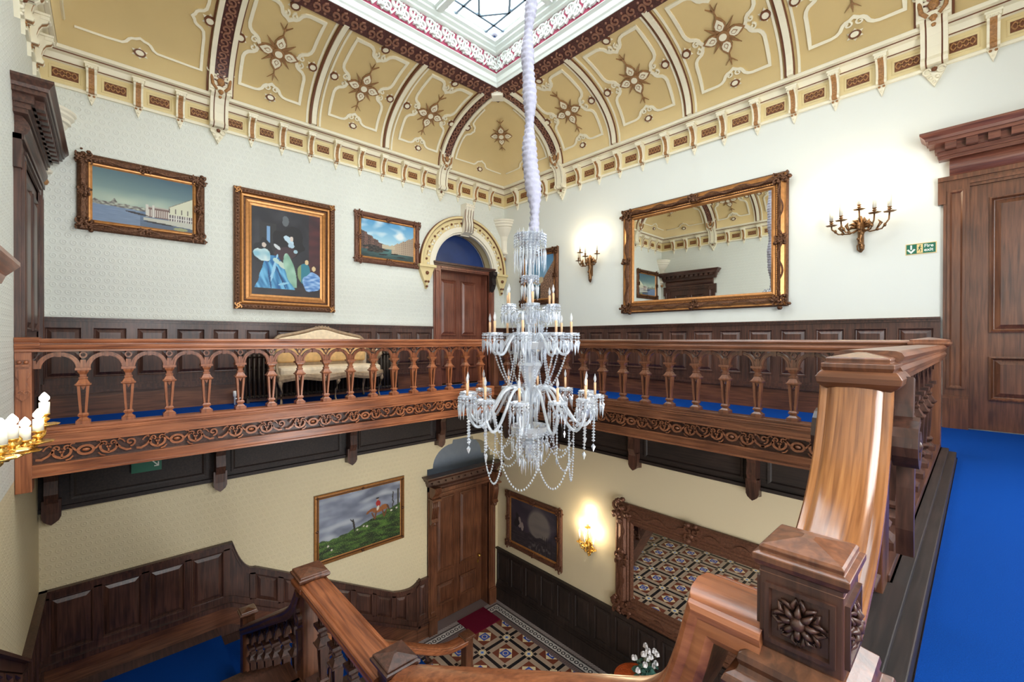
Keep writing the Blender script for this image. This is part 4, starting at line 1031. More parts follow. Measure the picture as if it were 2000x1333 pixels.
def run_frame(P0, e, m=0.0):
    e = Vector((e[0], e[1], 0)); n = Vector((e.y, -e.x, 0)); P0 = Vector(P0)   # n: towards the right of e
    return lambda a, b, c: tuple(P0 + e*a + n*c + Vector((0, 0, b+m*a)))
def balustrade(root, P0, e, L, wd, nb, a_first, pitch, m=0.0, fret=True, rail=None, arches=True, prof=None, base=True, string=0.0, out=1, bmesh_=None, skip_end=False):
    """e: run direction; datum z = P0.z; handrail top at b=1.0; right of e faces the well"""
    F = run_frame(P0, e, m); rz = math.atan2(e[1], e[0])
    mb = MB(); path = rail or [(0, 1.0), (L, 1.0)]
    if rail: pts = [tuple(Vector(P0)+Vector((e[0], e[1], 0))*a+Vector((0, 0, b))) for a, b in path]
    else: pts = [F(a, b, 0) for a, b in path]
    mb.sweep(pts, prof or RAIL, 0, smooth=False)
    mb.build('handrail', wd+axis_of(e), root)
    if base:
        mb = MB(F)
        mb.box(0, L, 0.125, 0.155, -0.07, 0.075); mb.box(0, L, 0.10, 0.125, -0.08, 0.09); mb.box(0, L, 0.085, 0.10, -0.075, 0.10); mb.box(0, L, 0.0, 0.085, -0.06, 0.085)
        mb.build('base_rail', wd+axis_of(e), root, bevel=0.004)
    if fret:
        mb = MB(F)
        mb.box(0, L, -0.30, 0.0, 0.0, 0.03, 1)
        mb.box(0, L, -0.012, 0.012, 0.03, 0.095, 0); mb.box(0, L, -0.20, -0.185, 0.03, 0.09, 0); mb.box(0, L, -0.285, -0.20, 0.03, 0.075, 0); mb.box(0, L, -0.30, -0.28, 0.0, 0.10, 0)
        mb.build('fascia', [wd+axis_of(e), 'dark_x'], root)
    elif string:
        mb = MB(F); mb.box(0, L, -string, 0.0, -0.03, 0.045); mb.box(0, L, -string, -string+0.04, -0.03, 0.065); mb.box(0, L, -0.06, -0.03, -0.03, 0.06)
        mb.build('string', wd+axis_of(e), root)
    for k in range(nb):
        inst(BAL[wd], 'baluster', root, F(a_first+k*pitch, 0, 0), rz)
    if arches:
        me = ARM[(wd, round(m, 3))] if (wd, round(m, 3)) in ARM else arch_mesh(wd+'z', pitch, m)
        ARM[(wd, round(m, 3))] = me
        for k in range(nb if skip_end else nb+1):
            inst(me, 'arch', root, F(a_first+(k-0.5)*pitch, 0, 0), rz)
    if fret:
        n = int(round(L/0.676)); p = L/n
        for k in range(n): inst(FRM[wd], 'fretwork', root, F((k+0.5)*p, 0, 0), rz)
axis_of = lambda e: 'x' if abs(e[0]) > abs(e[1]) else 'y'
BAL = {w_: baluster_mesh(w_+'z') for w_ in ('oak_', 'dark_', 'warm_')}; ARM = {}
FRM = {w_: fret_mesh(w_+'x') for w_ in ('oak_', 'warm_', 'dark_')}

# left gallery balustrade (from the front wall to the far corner)
S = 0.3385
r1 = thing('gallery_balustrade', (GX, -LY+0.1, 0.0), 'warm-lit oak balustrade of the left gallery, in front of the settee', 'balustrade')
y0 = -LY+0.11; L1 = -GY-y0
balustrade(r1, (GX, y0, 0), (0, 1), L1, 'warm_', 16, S, L1/17)
# half newel at the wall with carving and pendant
mb = MB(); mb.box(GX-0.085, GX+0.085, -LY+0.003, -LY+0.11, -0.43, 0.875)
hn = mb.build('newel', 'warm_z', r1, bevel=0.004)
mb = MB(); mb.sweep([(GX, -LY+0.003, 1.012), (GX, -LY+0.16, 1.012)], [(a*1.12, b*1.08) for a, b in RAIL]); mb.build('cap', 'warm_y', hn)
mb = MB(lambda a, b, c: (GX+0.085+c, -LY+0.055+a, b))
mb.box(-0.05, 0.05, 0.80, 0.86, 0, 0.02); mb.box(-0.045, 0.045, 0.74, 0.76, 0, 0.03)
for s in (-1, 1): mb.sphere((s*0.022, 0.78, 0.015), 0.02, 0, 6)
mb.plate([(-0.04, 0.72), (0.04, 0.72), (0.045, 0.66), (0.02, 0.6), (0.04, 0.55), (0.042, 0.47), (0, 0.42), (-0.042, 0.47), (-0.04, 0.55), (-0.02, 0.6), (-0.045, 0.66)], 0, 0.022)
for s in (-1, 1): mb.ribbon(spiral(s*0.022, 0.50, 0.024, 0.008, 0, 300, 9), 0.009, 0.02, 0.034)
mb.build('carving', 'warm_z', hn)
# right gallery balustrade
r2 = thing('gallery_balustrade', (GX, -GY, 0.0), 'dark oak balustrade of the far gallery, under the large upper mirror', 'balustrade')
L2_ = CX-GX
balustrade(r2, (GX, -GY, 0), (1, 0), L2_, 'oak_', 16, L2_/17, L2_/17)
newel(r2, (GX, -GY, 0), 0.06, -0.40, 0.955, 'oak_z', cap=0.10)
newel(r2, (CX, -GY, 0), 0.07, -0.40, 0.955, 'oak_z', cap=0.135)
# near right balustrade returning towards the viewer
r3 = thing('gallery_balustrade', (CX, -GY, 0.0), 'dark oak balustrade beside the blue carpet, running away on the right', 'balustrade')
L3_ = 4.98-GY
balustrade(r3, (CX, -GY, -0.04), (0, -1), L3_-0.04, 'dark_', 8, L3_/9, L3_/9)
mb = MB(); mb.box(CX-0.06, CX+0.165, -5.6, -GY, -0.16, 0.06); mb.box(CX-0.05, CX+0.12, -5.55, -GY, 0.06, 0.085); mb.build('plinth', 'black_y', r3, bevel=0.004)
n4 = newel(r3, (CX-0.012, -4.98, -0.04), 0.075, -0.45, 0.925, 'oak_z', cap=0.108)
mb = MB(); mb.stack(CX-0.01, -4.97, [(0.81, 0.09), (0.825, 0.112), (0.84, 0.124), (0.86, 0.127), (0.875, 0.118), (0.885, 0.11)]); mb.build('collar', 'oak_x', n4, bevel=0.003)
# volutes on the newel sides
for sx in (-1, 1):
    mb = MB(lambda a, b, c, sx=sx: (CX+sx*(0.085+c), -4.98+a, b))
    mb.ribbon(spiral(0.0, 0.62, 0.09, 0.02, 90, 560, 22), 0.03, 0.0, 0.07); mb.ribbon([(0.0, 0.70), (0.03, 0.76), (0.05, 0.86)], [0.03, 0.05, 0.06], 0, 0.05)
    mb.ribbon([(0.085, 0.60), (0.07, 0.45), (0.05, 0.3), (0.06, 0.2)], [0.04, 0.05, 0.035, 0.02], 0, 0.05)
    mb.sphere((0, 0.62, 0.05), 0.028, 0, 8)
    mb.build('volute', 'dark_z', n4)
mb = MB(lambda a, b, c: (CX+a, -4.98-c, b))
# swan-neck handrail down to the lower newel
neck = [(-5.085, 0.80), (-5.115, 0.72), (-5.15, 0.64), (-5.20, 0.555), (-5.265, 0.475), (-5.34, 0.41), (-5.42, 0.355), (-5.52, 0.31), (-5.62, 0.275), (-5.72, 0.245)]
t4 = thing('stair_balustrade', (CX, -5.76, -0.7), 'broad polished swan-neck handrail with carved square newel, nearest the viewer', 'balustrade')
mb = MB()
def smooth_path(pts, n=4):
    out = []
    for i in range(len(pts)-1):
        p0 = pts[max(0, i-1)]; p1 = pts[i]; p2 = pts[i+1]; p3 = pts[min(len(pts)-1, i+2)]
        for k in range(n):
            t = k/n; out.append(tuple(0.5*((2*b)+(-a+c)*t+(2*a-5*b+4*c-d)*t*t+(-a+3*b-3*c+d)*t*t*t) for a, b, c, d in zip(p0, p1, p2, p3)))
    out.append(pts[-1]); return out
NX, NYY = 7.62, -5.775
CN = 7.588
mb.sweep([(CN+0.012, y_, z_) for y_, z_ in [(-4.92, 0.925), (-5.055, 0.925)]+smooth_path(neck)], [(a*0.96, b*0.8) for a, b in BIGR], 0, smooth=True)
o = mb.build('handrail', 'pale_oak', t4)
md = o.modifiers.new('es', 'EDGE_SPLIT'); md.split_angle = 0.5
nw = newel(t4, (NX, NYY, 0), 0.088, -0.7, 0.425, 'oak_z', cap=0.102)
nw.data.materials.clear(); nw.data.materials.append(MATS['dark_z'])
for T_ in (lambda a, b, c: (NX+a, NYY-0.088-c, b), lambda a, b, c: (NX-0.088-c, NYY+a, b), lambda a, b, c: (NX+0.088+c, NYY+a, b)):
    carve_face(nw, T_, 0, 0.31, 0.074, 'dark_z')
mb = MB(); mb.stack(NX, NYY, [(-0.7, 0.15), (0.08, 0.15), (0.09, 0.148), (0.105, 0.155), (0.12, 0.158), (0.135, 0.152), (0.145, 0.13), (0.16, 0.125), (0.175, 0.13), (0.19, 0.126), (0.205, 0.105), (0.215, 0.092)])
mb.build('plinth', 'oak_z', nw, bevel=0.003)
# closed string and a few balusters beneath the neck
F4 = run_frame((CX, -5.04, -0.03), (0, -1), 0)
for a_, dz in ((0.10, -0.34), (0.40, -0.62)): inst(BAL['dark_'], 'baluster', t4, (CX, -5.04-a_, dz-0.05), PI/2)
mb = MB(); mb.add([(CX+s, y_, z_) for s in (-0.05, 0.05) for y_, z_ in ((-5.02, -0.45), (-5.7, -0.95), (-5.7, -0.45), (-5.02, 0.02))], [(0,1,2,3), (4,7,6,5), (0,4,5,1), (1,5,6,2), (2,6,7,3), (3,7,4,0)]); mb.build('string', 'dark_y', t4)

# third flight rail (rises to the carved newel), second landing, second flight, first flight
t3 = thing('stair_balustrade', (5.42, NYY, -2.0), 'balustrade of the top stair flight sweeping up at bottom right to the carved newel', 'balustrade')
sl = 0.535
railp = [(5.50, -1.03), (6.2, -0.665), (6.9, -0.30), (7.08, -0.205), (7.18, -0.13), (7.245, -0.04), (7.285, 0.07), (7.31, 0.17)]
mb = MB(); mb.sweep([(x_, NYY, z_) for x_, z_ in smooth_path(railp, 3)+[(7.335, 0.272), (7.54, 0.272)]], BIGR, 0, smooth=True); o = mb.build('handrail', 'warm_x', t3); o.modifiers.new('es', 'EDGE_SPLIT').split_angle = 0.5
F3 = run_frame((5.5, NYY, -2.03), (1, 0), sl)
mb = MB(F3); mb.box(0, 1.95, 0.03, 0.155, -0.07, 0.08); mb.box(0, 1.95, -0.25, 0.03, -0.04, 0.05); mb.build('string', 'dark_x', t3)
for k in range(5): inst(BAL['dark_'], 'baluster', t3, F3(0.25+0.34*k, 0, 0), 0)
am = arch_mesh('dark_z', 0.34, sl, 'arch'); 
for k in range(6): inst(am, 'arch', t3, F3(0.08+0.34*k, 0, 0), 0)
newel(t3, (5.42, NYY, 0), 0.08, -2.3, -1.035, 'dark_z', cap=0.115)

t2 = thing('stair_balustrade', (3.86, NYY, -2.0), 'level balustrade of the upper half landing, reddish handrail crossing the lower middle', 'balustrade')
balustrade(t2, (3.86, NYY, -2.1), (1, 0), 1.56, 'dark_', 4, 0.31, 0.31, fret=False, string=0.3, rail=[(0.06, 1.0), (1.5, 1.0)], prof=BIGR)
for ch in r3.children:
    if ch.name.startswith('handrail'): ch.data.materials.clear(); ch.data.materials.append(MATS['oak_y'])
for ch in t2.children:
    if ch.name.startswith('handrail'): ch.data.materials.clear(); ch.data.materials.append(MATS['warm_x'])
nw = newel(t2, (3.86, NYY, 0), 0.085, -2.3, -1.10, 'oak_z', cap=0.13)
mb = MB(); mb.stack(3.86, NYY, [(-1.2, 0.09), (-1.18, 0.125), (-1.15, 0.125), (-1.13, 0.1)]); mb.build('collar', 'warm_x', nw)
for sx in (-1, 1):
    mb = MB(lambda a, b, c, sx=sx: (3.86+a, NYY-sx*(0.085+c)*1, b)); mb.ribbon(spiral(0, -1.45, 0.07, 0.02, 90, 500, 16), 0.03, 0, 0.03); mb.ribbon([(0, -1.55), (0.03, -1.7), (0, -1.9)], [0.06, 0.04, 0.02], 0, 0.03); mb.build('volute', 'dark_z', nw)

t1 = thing('stair_balustrade', (1.5, NYY, -3.4), 'dark balustrade of the middle flight, rising beside the blue carpeted landing', 'balustrade')
rp = [(1.58, -2.62), (2.3, -2.21), (3.0, -1.80), (3.35, -1.60), (3.52, -1.49), (3.63, -1.40), (3.71, -1.30), (3.77, -1.21)]
mb = MB(); mb.sweep([(x_, NYY, z_) for x_, z_ in smooth_path(rp, 3)], BIGR, 0, smooth=True); o = mb.build('handrail', 'dark_x', t1); o.modifiers.new('es', 'EDGE_SPLIT').split_angle = 0.5
F2 = run_frame((1.58, NYY, -3.63), (1, 0), 0.575)
mb = MB(F2); mb.box(0, 2.2, 0.03, 0.155, -0.07, 0.08); mb.box(0, 2.2, -0.28, 0.03, -0.04, 0.05); mb.build('string', 'dark_x', t1)
for k in range(6): inst(BAL['dark_'], 'baluster', t1, F2(0.2+0.34*k, 0, 0), 0)
am2 = arch_mesh('dark_z', 0.34, 0.575, 'arch')
for k in range(6): inst(am2, 'arch', t1, F2(0.03+0.34*k, 0, 0), 0)
newel(t1, (1.5, NYY, 0), 0.07, -3.7, -2.53, 'oak_z', cap=0.10)

t0 = thing('stair_balustrade', (1.5, -2.25, G), 'balustrade of the lowest flight ending at a square newel beside the red mat', 'balustrade')
rp = [(-5.70, -2.72), (-5.0, -3.14), (-4.2, -3.60), (-3.4, -4.06), (-3.0, -4.29), (-2.8, -4.38), (-2.6, -4.44), (-2.3, -4.46)]
mb = MB(); mb.sweep([(1.5, y_, z_) for y_, z_ in smooth_path(rp, 3)], BIGR, 0, smooth=True); o = mb.build('handrail', 'warm_y', t0); o.modifiers.new('es', 'EDGE_SPLIT').split_angle = 0.5
F1 = run_frame((1.5, -5.70, -3.72), (0, 1), -0.574)
mb = MB(F1); mb.box(0, 2.75, 0.03, 0.155, -0.07, 0.08); mb.box(0, 2.75, -0.3, 0.03, -0.04, 0.05); mb.build('string', 'dark_y', t0)
am3 = arch_mesh('dark_z', 0.34, -0.574, 'arch')
for k in range(8): inst(BAL['dark_'], 'baluster', t0, F1(0.25+0.34*k, 0, 0), PI/2)
for k in range(8): inst(am3, 'arch', t0, F1(0.08+0.34*k, 0, 0), PI/2)
newel(t0, (1.5, -2.25, 0), 0.08, G, -4.475, 'oak_z', cap=0.12)

# staircase: carpeted steps, landings
st = thing('staircase', (1.5, -5.8, G), 'dark oak staircase with blue carpet winding up around the hall', 'staircase')
def step(x0, x1, ya, yb, z, th, carpet, nm='step'):
    mb = MB(); mb.box(x0, x1, ya, yb, z-th, z-0.012, 0); mb.build(nm, 'dark_x', st)
R = (G+3.4)/-11
for k in range(10):
    z = -3.4-(k+1)*0.169; y_ = -5.88+0.312*k
    mb = MB(); mb.box(0.04, 1.44, y_, y_+0.33, max(G, z-0.4), z, 0); mb.box(0.28, 1.2, y_-0.002, y_+0.335, z-0.04, z+0.008, 1); mb.box(0.28, 1.2, y_+0.325, y_+0.338, z-0.169, z, 1); mb.build('step', ['dark_x', 'blue_carpet'], st)
mb = MB(); mb.box(0.01, 1.56, -LY+0.01, -5.88, -3.62, -3.41, 0); mb.box(0.0, 0.28, -LY+0.05, -5.88, -3.41, -3.40, 0); mb.build('landing', 'dark_x', st)
mb = MB(); mb.box(0.28, 1.5, -LY+0.1, -5.88, -3.41, -3.392); mb.box(0.28, 1.4, -5.88, -5.868, -3.56, -3.392); mb.build('landing_carpet', 'blue_carpet', st)
for k in range(8):
    z = -3.4+(k+1)*0.175; x_ = 1.56+0.285*k
    mb = MB(); mb.box(x_, x_+0.30, -LY+0.02, -5.86, z-0.38, z, 0); mb.box(x_-0.008, x_+0.29, -7.45, -6.32, z-0.04, z+0.008, 1); mb.box(x_-0.01, x_, -7.45, -6.32, z-0.175, z, 1); mb.build('step', ['dark_x', 'blue_carpet'], st)
mb = MB(); mb.box(3.82, 5.50, -LY+0.02, -5.70, -2.25, -2.0); mb.build('landing', 'dark_x', st)
mb = MB(); mb.box(3.86, 5.50, -7.45, -5.95, -2.0, -1.99); mb.build('landing_carpet', 'blue_carpet', st)
for k in range(7):
    z = -2.0+(k+1)*0.1857; x_ = 5.50+0.29*k
    mb = MB(); mb.box(x_, x_+0.31, -LY+0.02, -5.86, z-0.38, z, 0); mb.box(x_-0.008, x_+0.3, -7.45, -6.05, z-0.04, z+0.008, 1); mb.build('step', ['dark_x', 'blue_carpet'], st)
mb = MB(); mb.box(7.50, LX-0.01, -LY+0.02, -5.94, -0.95, -0.705); mb.build('landing', 'dark_x', st)
mb = MB(); mb.box(7.53, LX-0.03, -LY+0.03, -5.94, -0.705, -0.695); mb.build('landing_carpet', 'blue_carpet', st)
for k in range(3):
    z = -0.7+(k+1)*0.175; y_ = -5.94+0.18*k
    mb = MB(); mb.box(CX+0.07, LX-0.02, y_, y_+0.185, z-0.3, z, 0); mb.box(CX+0.1, LX-0.03, y_-0.01, y_+0.18, z-0.175, z+0.01, 1); mb.build('step', ['dark_x', 'blue_carpet'], st)
# ============================================================ OBJECTS
def frame_parts(root, T, a0, a1, b0, b1, prof, mat, orn=None, c0=0.0):
    "picture or mirror frame: prof = [(inset from the outer edge, c)]"
    mb = MB(lambda a, b, c: T(a, b, c0+c))
    mb.relief(a0, a1, b0, b1, prof, 0, cap=False, mis=None)
    if orn: orn(mb)
    return mb
def curl(mb, a, b, r, t0, sgn=1, w=0.02, c0=0.02, c1=0.05, turns=330, mi=0):
    mb.ribbon(spiral(a, b, r, r*0.2, t0, t0+sgn*turns, 11), w, c0, c1, mi)
def rococo(a0, a1, b0, b1, w, c, mi=1, size=1.0, centres=True, beads=True):
    def f(mb):
        rnd = random.Random(int(a0*100)+int(b0*37))
        def spray(a, b, k, n=9):
            for i in range(n):
                t = rnd.uniform(0, 2*PI); r = rnd.uniform(0.1, 1)*w*0.62*k
                mb.sphere((a+r*math.cos(t), b+r*math.sin(t), c*rnd.uniform(0.8, 1.1)), w*rnd.uniform(0.10, 0.2), mi, 6, (1.2, 1.0, 0.7))
            for i in range(4):
                t = i*90+45; curl(mb, a+w*0.3*k*math.cos(math.radians(t)), b+w*0.3*k*math.sin(math.radians(t)), w*0.26*k, t, 1 if i % 2 else -1, w*0.12, c*0.7, c*1.15, 300, mi)
        h = w*0.5
        for a in (a0+h, a1-h):
            for b in (b0+h, b1-h): spray(a, b, 1.15*size, 12)
        if centres:
            for a, b in (((a0+a1)/2, b0+h), ((a0+a1)/2, b1-h), (a0+h, (b0+b1)/2), (a1-h, (b0+b1)/2)): spray(a, b, 0.8*size, 7)
        # wavy stems along each side
        for (p, q) in (((a0+w, b0+h), (a1-w, b0+h)), ((a0+w, b1-h), (a1-w, b1-h)), ((a0+h, b0+w), (a0+h, b1-w)), ((a1-h, b0+w), (a1-h, b1-w))):
            L = math.hypot(q[0]-p[0], q[1]-p[1]); ux, uy = (q[0]-p[0])/L, (q[1]-p[1])/L; N = max(8, int(L/0.03))
            mb.ribbon([(p[0]+ux*L*i/N-uy*w*0.16*math.sin(i/N*L*14), p[1]+uy*L*i/N+ux*w*0.16*math.sin(i/N*L*14)) for i in range(N+1)], w*0.12, c*0.6, c*1.02, mi)
    return f
def canvas(root, T, a0, a1, b0, b1, c, fn, nx=130, ny=100, name='canvas'):
    V = []; cols = []
    for j in range(ny+1):
        for i in range(nx+1):
            u, v = i/nx, j/ny; V.append(Vector(T(a0+(a1-a0)*u, b0+(b1-b0)*v, c))-worldloc(root)); cols.append(fn(u, v))
    F = [(j*(nx+1)+i, j*(nx+1)+i+1, (j+1)*(nx+1)+i+1, (j+1)*(nx+1)+i) for j in range(ny) for i in range(nx)]
    me = bpy.data.meshes.new(name); me.from_pydata([tuple(p) for p in V], [], F)
    at = me.color_attributes.new('pigment', 'FLOAT_COLOR', 'POINT')
    at.data.foreach_set('color', [x for cc in cols for x in srgb(*[max(0, min(255, q)) for q in cc])])
    me.materials.append(MATS['canvas']); o = bpy.data.objects.new(name, me); COL.objects.link(o); o.parent = root
    return o
def nz(u, v, s, k=0): return noise.noise(Vector((u*s, v*s, k)))
def mixc(a, b, t): t = max(0, min(1, t)); return tuple(x+(y-x)*t for x, y in zip(a, b))
def el(u, v, cu, cv, ru, rv, rot=0, soft=0.12, wob=0.0, sc=8):
    x, y = u-cu, v-cv; c, s = math.cos(rot), math.sin(rot); x, y = (x*c+y*s)/ru, (-x*s+y*c)/rv
    d = math.hypot(x, y)+wob*nz(u, v, sc, 3)
    return max(0, min(1, (1-d)/soft+0.5))
def p_harbour(u, v):
    c = mixc((150, 172, 160), (62, 92, 108), (v-0.35)*1.3+(u-0.4)*0.35)
    c = mixc(c, (196, 206, 182), max(0, 0.75-abs(v-0.42)*3.2)*(0.7+0.8*nz(u, v, 5)))
    hz = 0.33-0.05*u
    if v < hz: c = mixc((96, 118, 146), (60, 62, 66), (hz-v)*2.2*u+0.15*nz(u*3, v*12, 5))
    if v < hz and u < 0.45: c = mixc(c, (140, 158, 184), 0.5+0.3*nz(u*2, v*20, 4))
    sk = hz+0.06+0.05*max(0, nz(u*9, 0, 2))+(0.07 if 0.16 < u < 0.24 else 0)*(1-abs(u-0.2)/0.04)
    if hz-0.01 < v < sk and u < 0.52: c = mixc((178, 184, 166), (92, 84, 82), 0.5+1.2*nz(u*30, v*30, 1))
    if 0.5 < u < 0.76 and 0.20 < v < 0.42: c = (118, 92, 86) if v < 0.40 else (176, 170, 158)
    if 0.52 < u < 0.76 and 0.22 < v < 0.36 and (u*45) % 1 < 0.4: c = (204, 196, 184)
    if 0.5 < u < 0.60 and 0.2 < v < 0.45 and (0.50 < u < 0.53 or 0.57 < u < 0.59): c = (206, 202, 192)
    top = 0.46+(u-0.74)*0.95
    if u > 0.74 and 0.17 < v < top:
        c = (208, 208, 182)
        if v > top-0.012: c = (120, 110, 96)
        if 0.34 < v < 0.44 and ((u-0.74)*15) % 1 < 0.22: c = (84, 72, 72)
        if v < 0.31: c = (216, 212, 200) if (u*38) % 1 < 0.5 else (84, 74, 78)
        if 0.235 < v < 0.25: c = (206, 204, 196)
    if u > 0.48 and 0.13-(u-0.5)*0.12 < v < 0.19: c = (186, 186, 172)
    if el(u, v, 0.64, 0.10, 0.16, 0.016, -0.08) > 0.4: c = (34, 30, 34)
    if el(u, v, 0.42, 0.24, 0.12, 0.02, -0.2) > 0.5: c = (44, 40, 46)
    if el(u, v, 0.87, 0.035, 0.08, 0.03) > 0.6: c = (150, 154, 110)
    return c
def p_figures(u, v):
    c = mixc((40, 40, 48), (26, 24, 30), 0.5+nz(u, v, 3)); 
    if v < 0.13: c = mixc((52, 40, 40), (30, 26, 30), 0.5+nz(u*4, v*20, 1))
    c = mixc(c, (66, 64, 68), max(0, nz(u*2, v*2, 3, 4))*0.9*(1 if v > 0.5 else 0.3))
    if u > 0.82 and v > 0.15: c = mixc((78, 34, 38), (52, 26, 32), 0.5+nz(u*2, v*6, 2))
    if 0.10 < u < 0.34 and 0.45 < v < 0.83: c = mixc((34, 34, 36), (44, 42, 44), v)
    if 0.205 < u < 0.25 and 0.60 < v < 0.79: c = (120, 160, 200)
    if el(u, v, 0.47, 0.88, 0.05, 0.06) > 0.4 and nz(u, v, 9) > -0.2: c = (92, 98, 102)
    if el(u, v, 0.52, 0.62, 0.22, 0.18, 0, wob=0.4) > 0.5: c = (16, 15, 18)
    if el(u, v, 0.16, 0.50, 0.14, 0.13, 0, wob=0.5) > 0.5: c = (18, 18, 22)
    if el(u, v, 0.47, 0.50, 0.17, 0.075, 0.15) > 0.5: c = (58, 38, 44)
    # seated figure in a wide blue skirt
    k_ = (0.46-v)/0.38
    if 0.075 < v < 0.46 and 0.20-0.16*k_+0.02*nz(0, v*9, 1) < u < 0.36+0.26*k_+0.04*nz(3, v*7, 1):
        f = nz(u*7+v*4, v*2, 3, 5); c = mixc((22, 92, 150), (110, 184, 222), 0.5+1.3*f)
    for fu, fv, ru, rv, ro, cc in ((0.30, 0.30, 0.02, 0.16, -0.3, (150, 200, 226)), (0.40, 0.22, 0.015, 0.13, 0.5, (14, 66, 112)), (0.24, 0.2, 0.012, 0.12, 0.2, (16, 70, 120)), (0.44, 0.14, 0.08, 0.015, 0.2, (140, 196, 222)), (0.34, 0.40, 0.05, 0.03, -0.5, (176, 206, 200)), (0.42, 0.36, 0.06, 0.03, -0.5, (190, 206, 190)), (0.20, 0.46, 0.02, 0.09, 0.3, (24, 24, 30)), (0.52, 0.30, 0.012, 0.16, 0.3, (110, 150, 150))):
        if el(u, v, fu, fv, ru, rv, ro, wob=0.4, sc=14) > 0.5: c = cc
    if el(u, v, 0.14, 0.46, 0.12, 0.075, -0.3, wob=0.6, sc=12) > 0.5: c = mixc((130, 180, 196), (214, 228, 226), 0.5+nz(u, v, 14))
    if el(u, v, 0.165, 0.57, 0.03, 0.028) > 0.5: c = (206, 190, 178)
    if el(u, v, 0.52, 0.66, 0.08, 0.035, -0.5, wob=0.4, sc=14) > 0.5: c = (186, 212, 226)
    if el(u, v, 0.55, 0.60, 0.05, 0.03, wob=0.4, sc=14) > 0.5: c = (170, 196, 212)
    if el(u, v, 0.56, 0.68, 0.026, 0.03) > 0.5: c = (212, 198, 188)
    if el(u, v, 0.35, 0.565, 0.055, 0.02, -0.5) > 0.5: c = (206, 212, 214)
    if el(u, v, 0.62, 0.535, 0.03, 0.022) > 0.5: c = (160, 190, 204)
    if el(u, v, 0.54, 0.30, 0.07, 0.22, 0.35, wob=0.2) > 0.5 and v > 0.1: c = mixc((120, 164, 140), (160, 198, 176), 0.5+nz(u, v, 12))
    if el(u, v, 0.74, 0.28, 0.10, 0.13, 0.3, wob=0.4) > 0.5: c = (44, 122, 140) if u > 0.70 else (126, 150, 104)
    if el(u, v, 0.88, 0.18, 0.15, 0.12, 0, wob=0.3) > 0.5 and v > 0.06: c = mixc((74, 124, 190), (164, 196, 232), 0.5+1.2*nz(u*4, v*14, 3))
    if el(u, v, 0.79, 0.42, 0.03, 0.03) > 0.5 or el(u, v, 0.90, 0.35, 0.03, 0.03) > 0.5: c = (212, 186, 140)
    return c
def p_canal(u, v):
    c = mixc((164, 204, 220), (84, 150, 196), (v-0.45)*1.8)
    c = mixc(c, (226, 232, 232), 1.6*max(0, nz(u*1.2, v*1.7, 4, 7))*(1 if v > 0.4 else 0))
    if v < 0.32: c = mixc((96, 146, 146), (40, 56, 56), (0.32-v)*2.6+abs(u-0.5)*0.6+0.3*nz(u*3, v*22, 3))
    lt = 0.34+max(0, 0.42-u)*0.85+0.05*(int(u*17*1.7) % 3)/3
    if u < 0.44 and 0.2 < v < lt: c = mixc((128, 96, 84), (66, 54, 52), (0.2 if int(u*17) % 2 else 0.55)+0.9*nz(u*20, v*20, 2)); c = (52, 46, 46) if (u*34) % 1 < 0.3 and (v*16) % 1 < 0.45 else c
    rt = 0.36+max(0, u-0.56)*0.75+0.04*(int(u*26) % 3)/3
    if u > 0.56 and 0.16 < v < rt: c = mixc((206, 186, 156), (130, 112, 100), (0.35 if (u*26) % 1 < 0.6 or (v*18) % 1 < 0.4 else 0.9)+(u-0.7))
    if 0.38 < u < 0.62 and 0.27 < v < 0.38+0.05*max(-0.3, nz(u*20, 0, 1)): c = (188, 176, 150)
    for bu, bv, r in ((0.45, 0.22, 0.07), (0.40, 0.10, 0.09), (0.62, 0.15, 0.08), (0.2, 0.16, 0.1), (0.75, 0.08, 0.09)):
        if el(u, v, bu, bv, r, 0.018, 0.1) > 0.5: c = (30, 28, 30)
    if el(u, v, 0.24, 0.24, 0.17, 0.09, wob=0.6, sc=12) > 0.5: c = mixc((34, 36, 38), (74, 66, 60), 0.5+nz(u, v, 24))
    return c
def p_street(u, v):
    c = mixc((150, 184, 200), (70, 120, 160), v*1.2-0.3)
    if v < 0.3+0.08*nz(u*5, 0, 2): c = mixc((60, 76, 66), (30, 34, 34), 0.5+nz(u, v, 12))
    if u > 0.55 and v < 0.30+(u-0.5)*1.1: c = mixc((158, 122, 96), (104, 80, 66), 0.5+1.4*nz(u*9, v*12, 3))
    if u < 0.3 and v < 0.7-u: c = mixc((72, 60, 52), (40, 36, 34), 0.5+nz(u, v, 9))
    if el(u, v, 0.5, 0.42, 0.2, 0.07, 0.2, wob=0.4) > 0.5: c = (196, 176, 140)
    return c
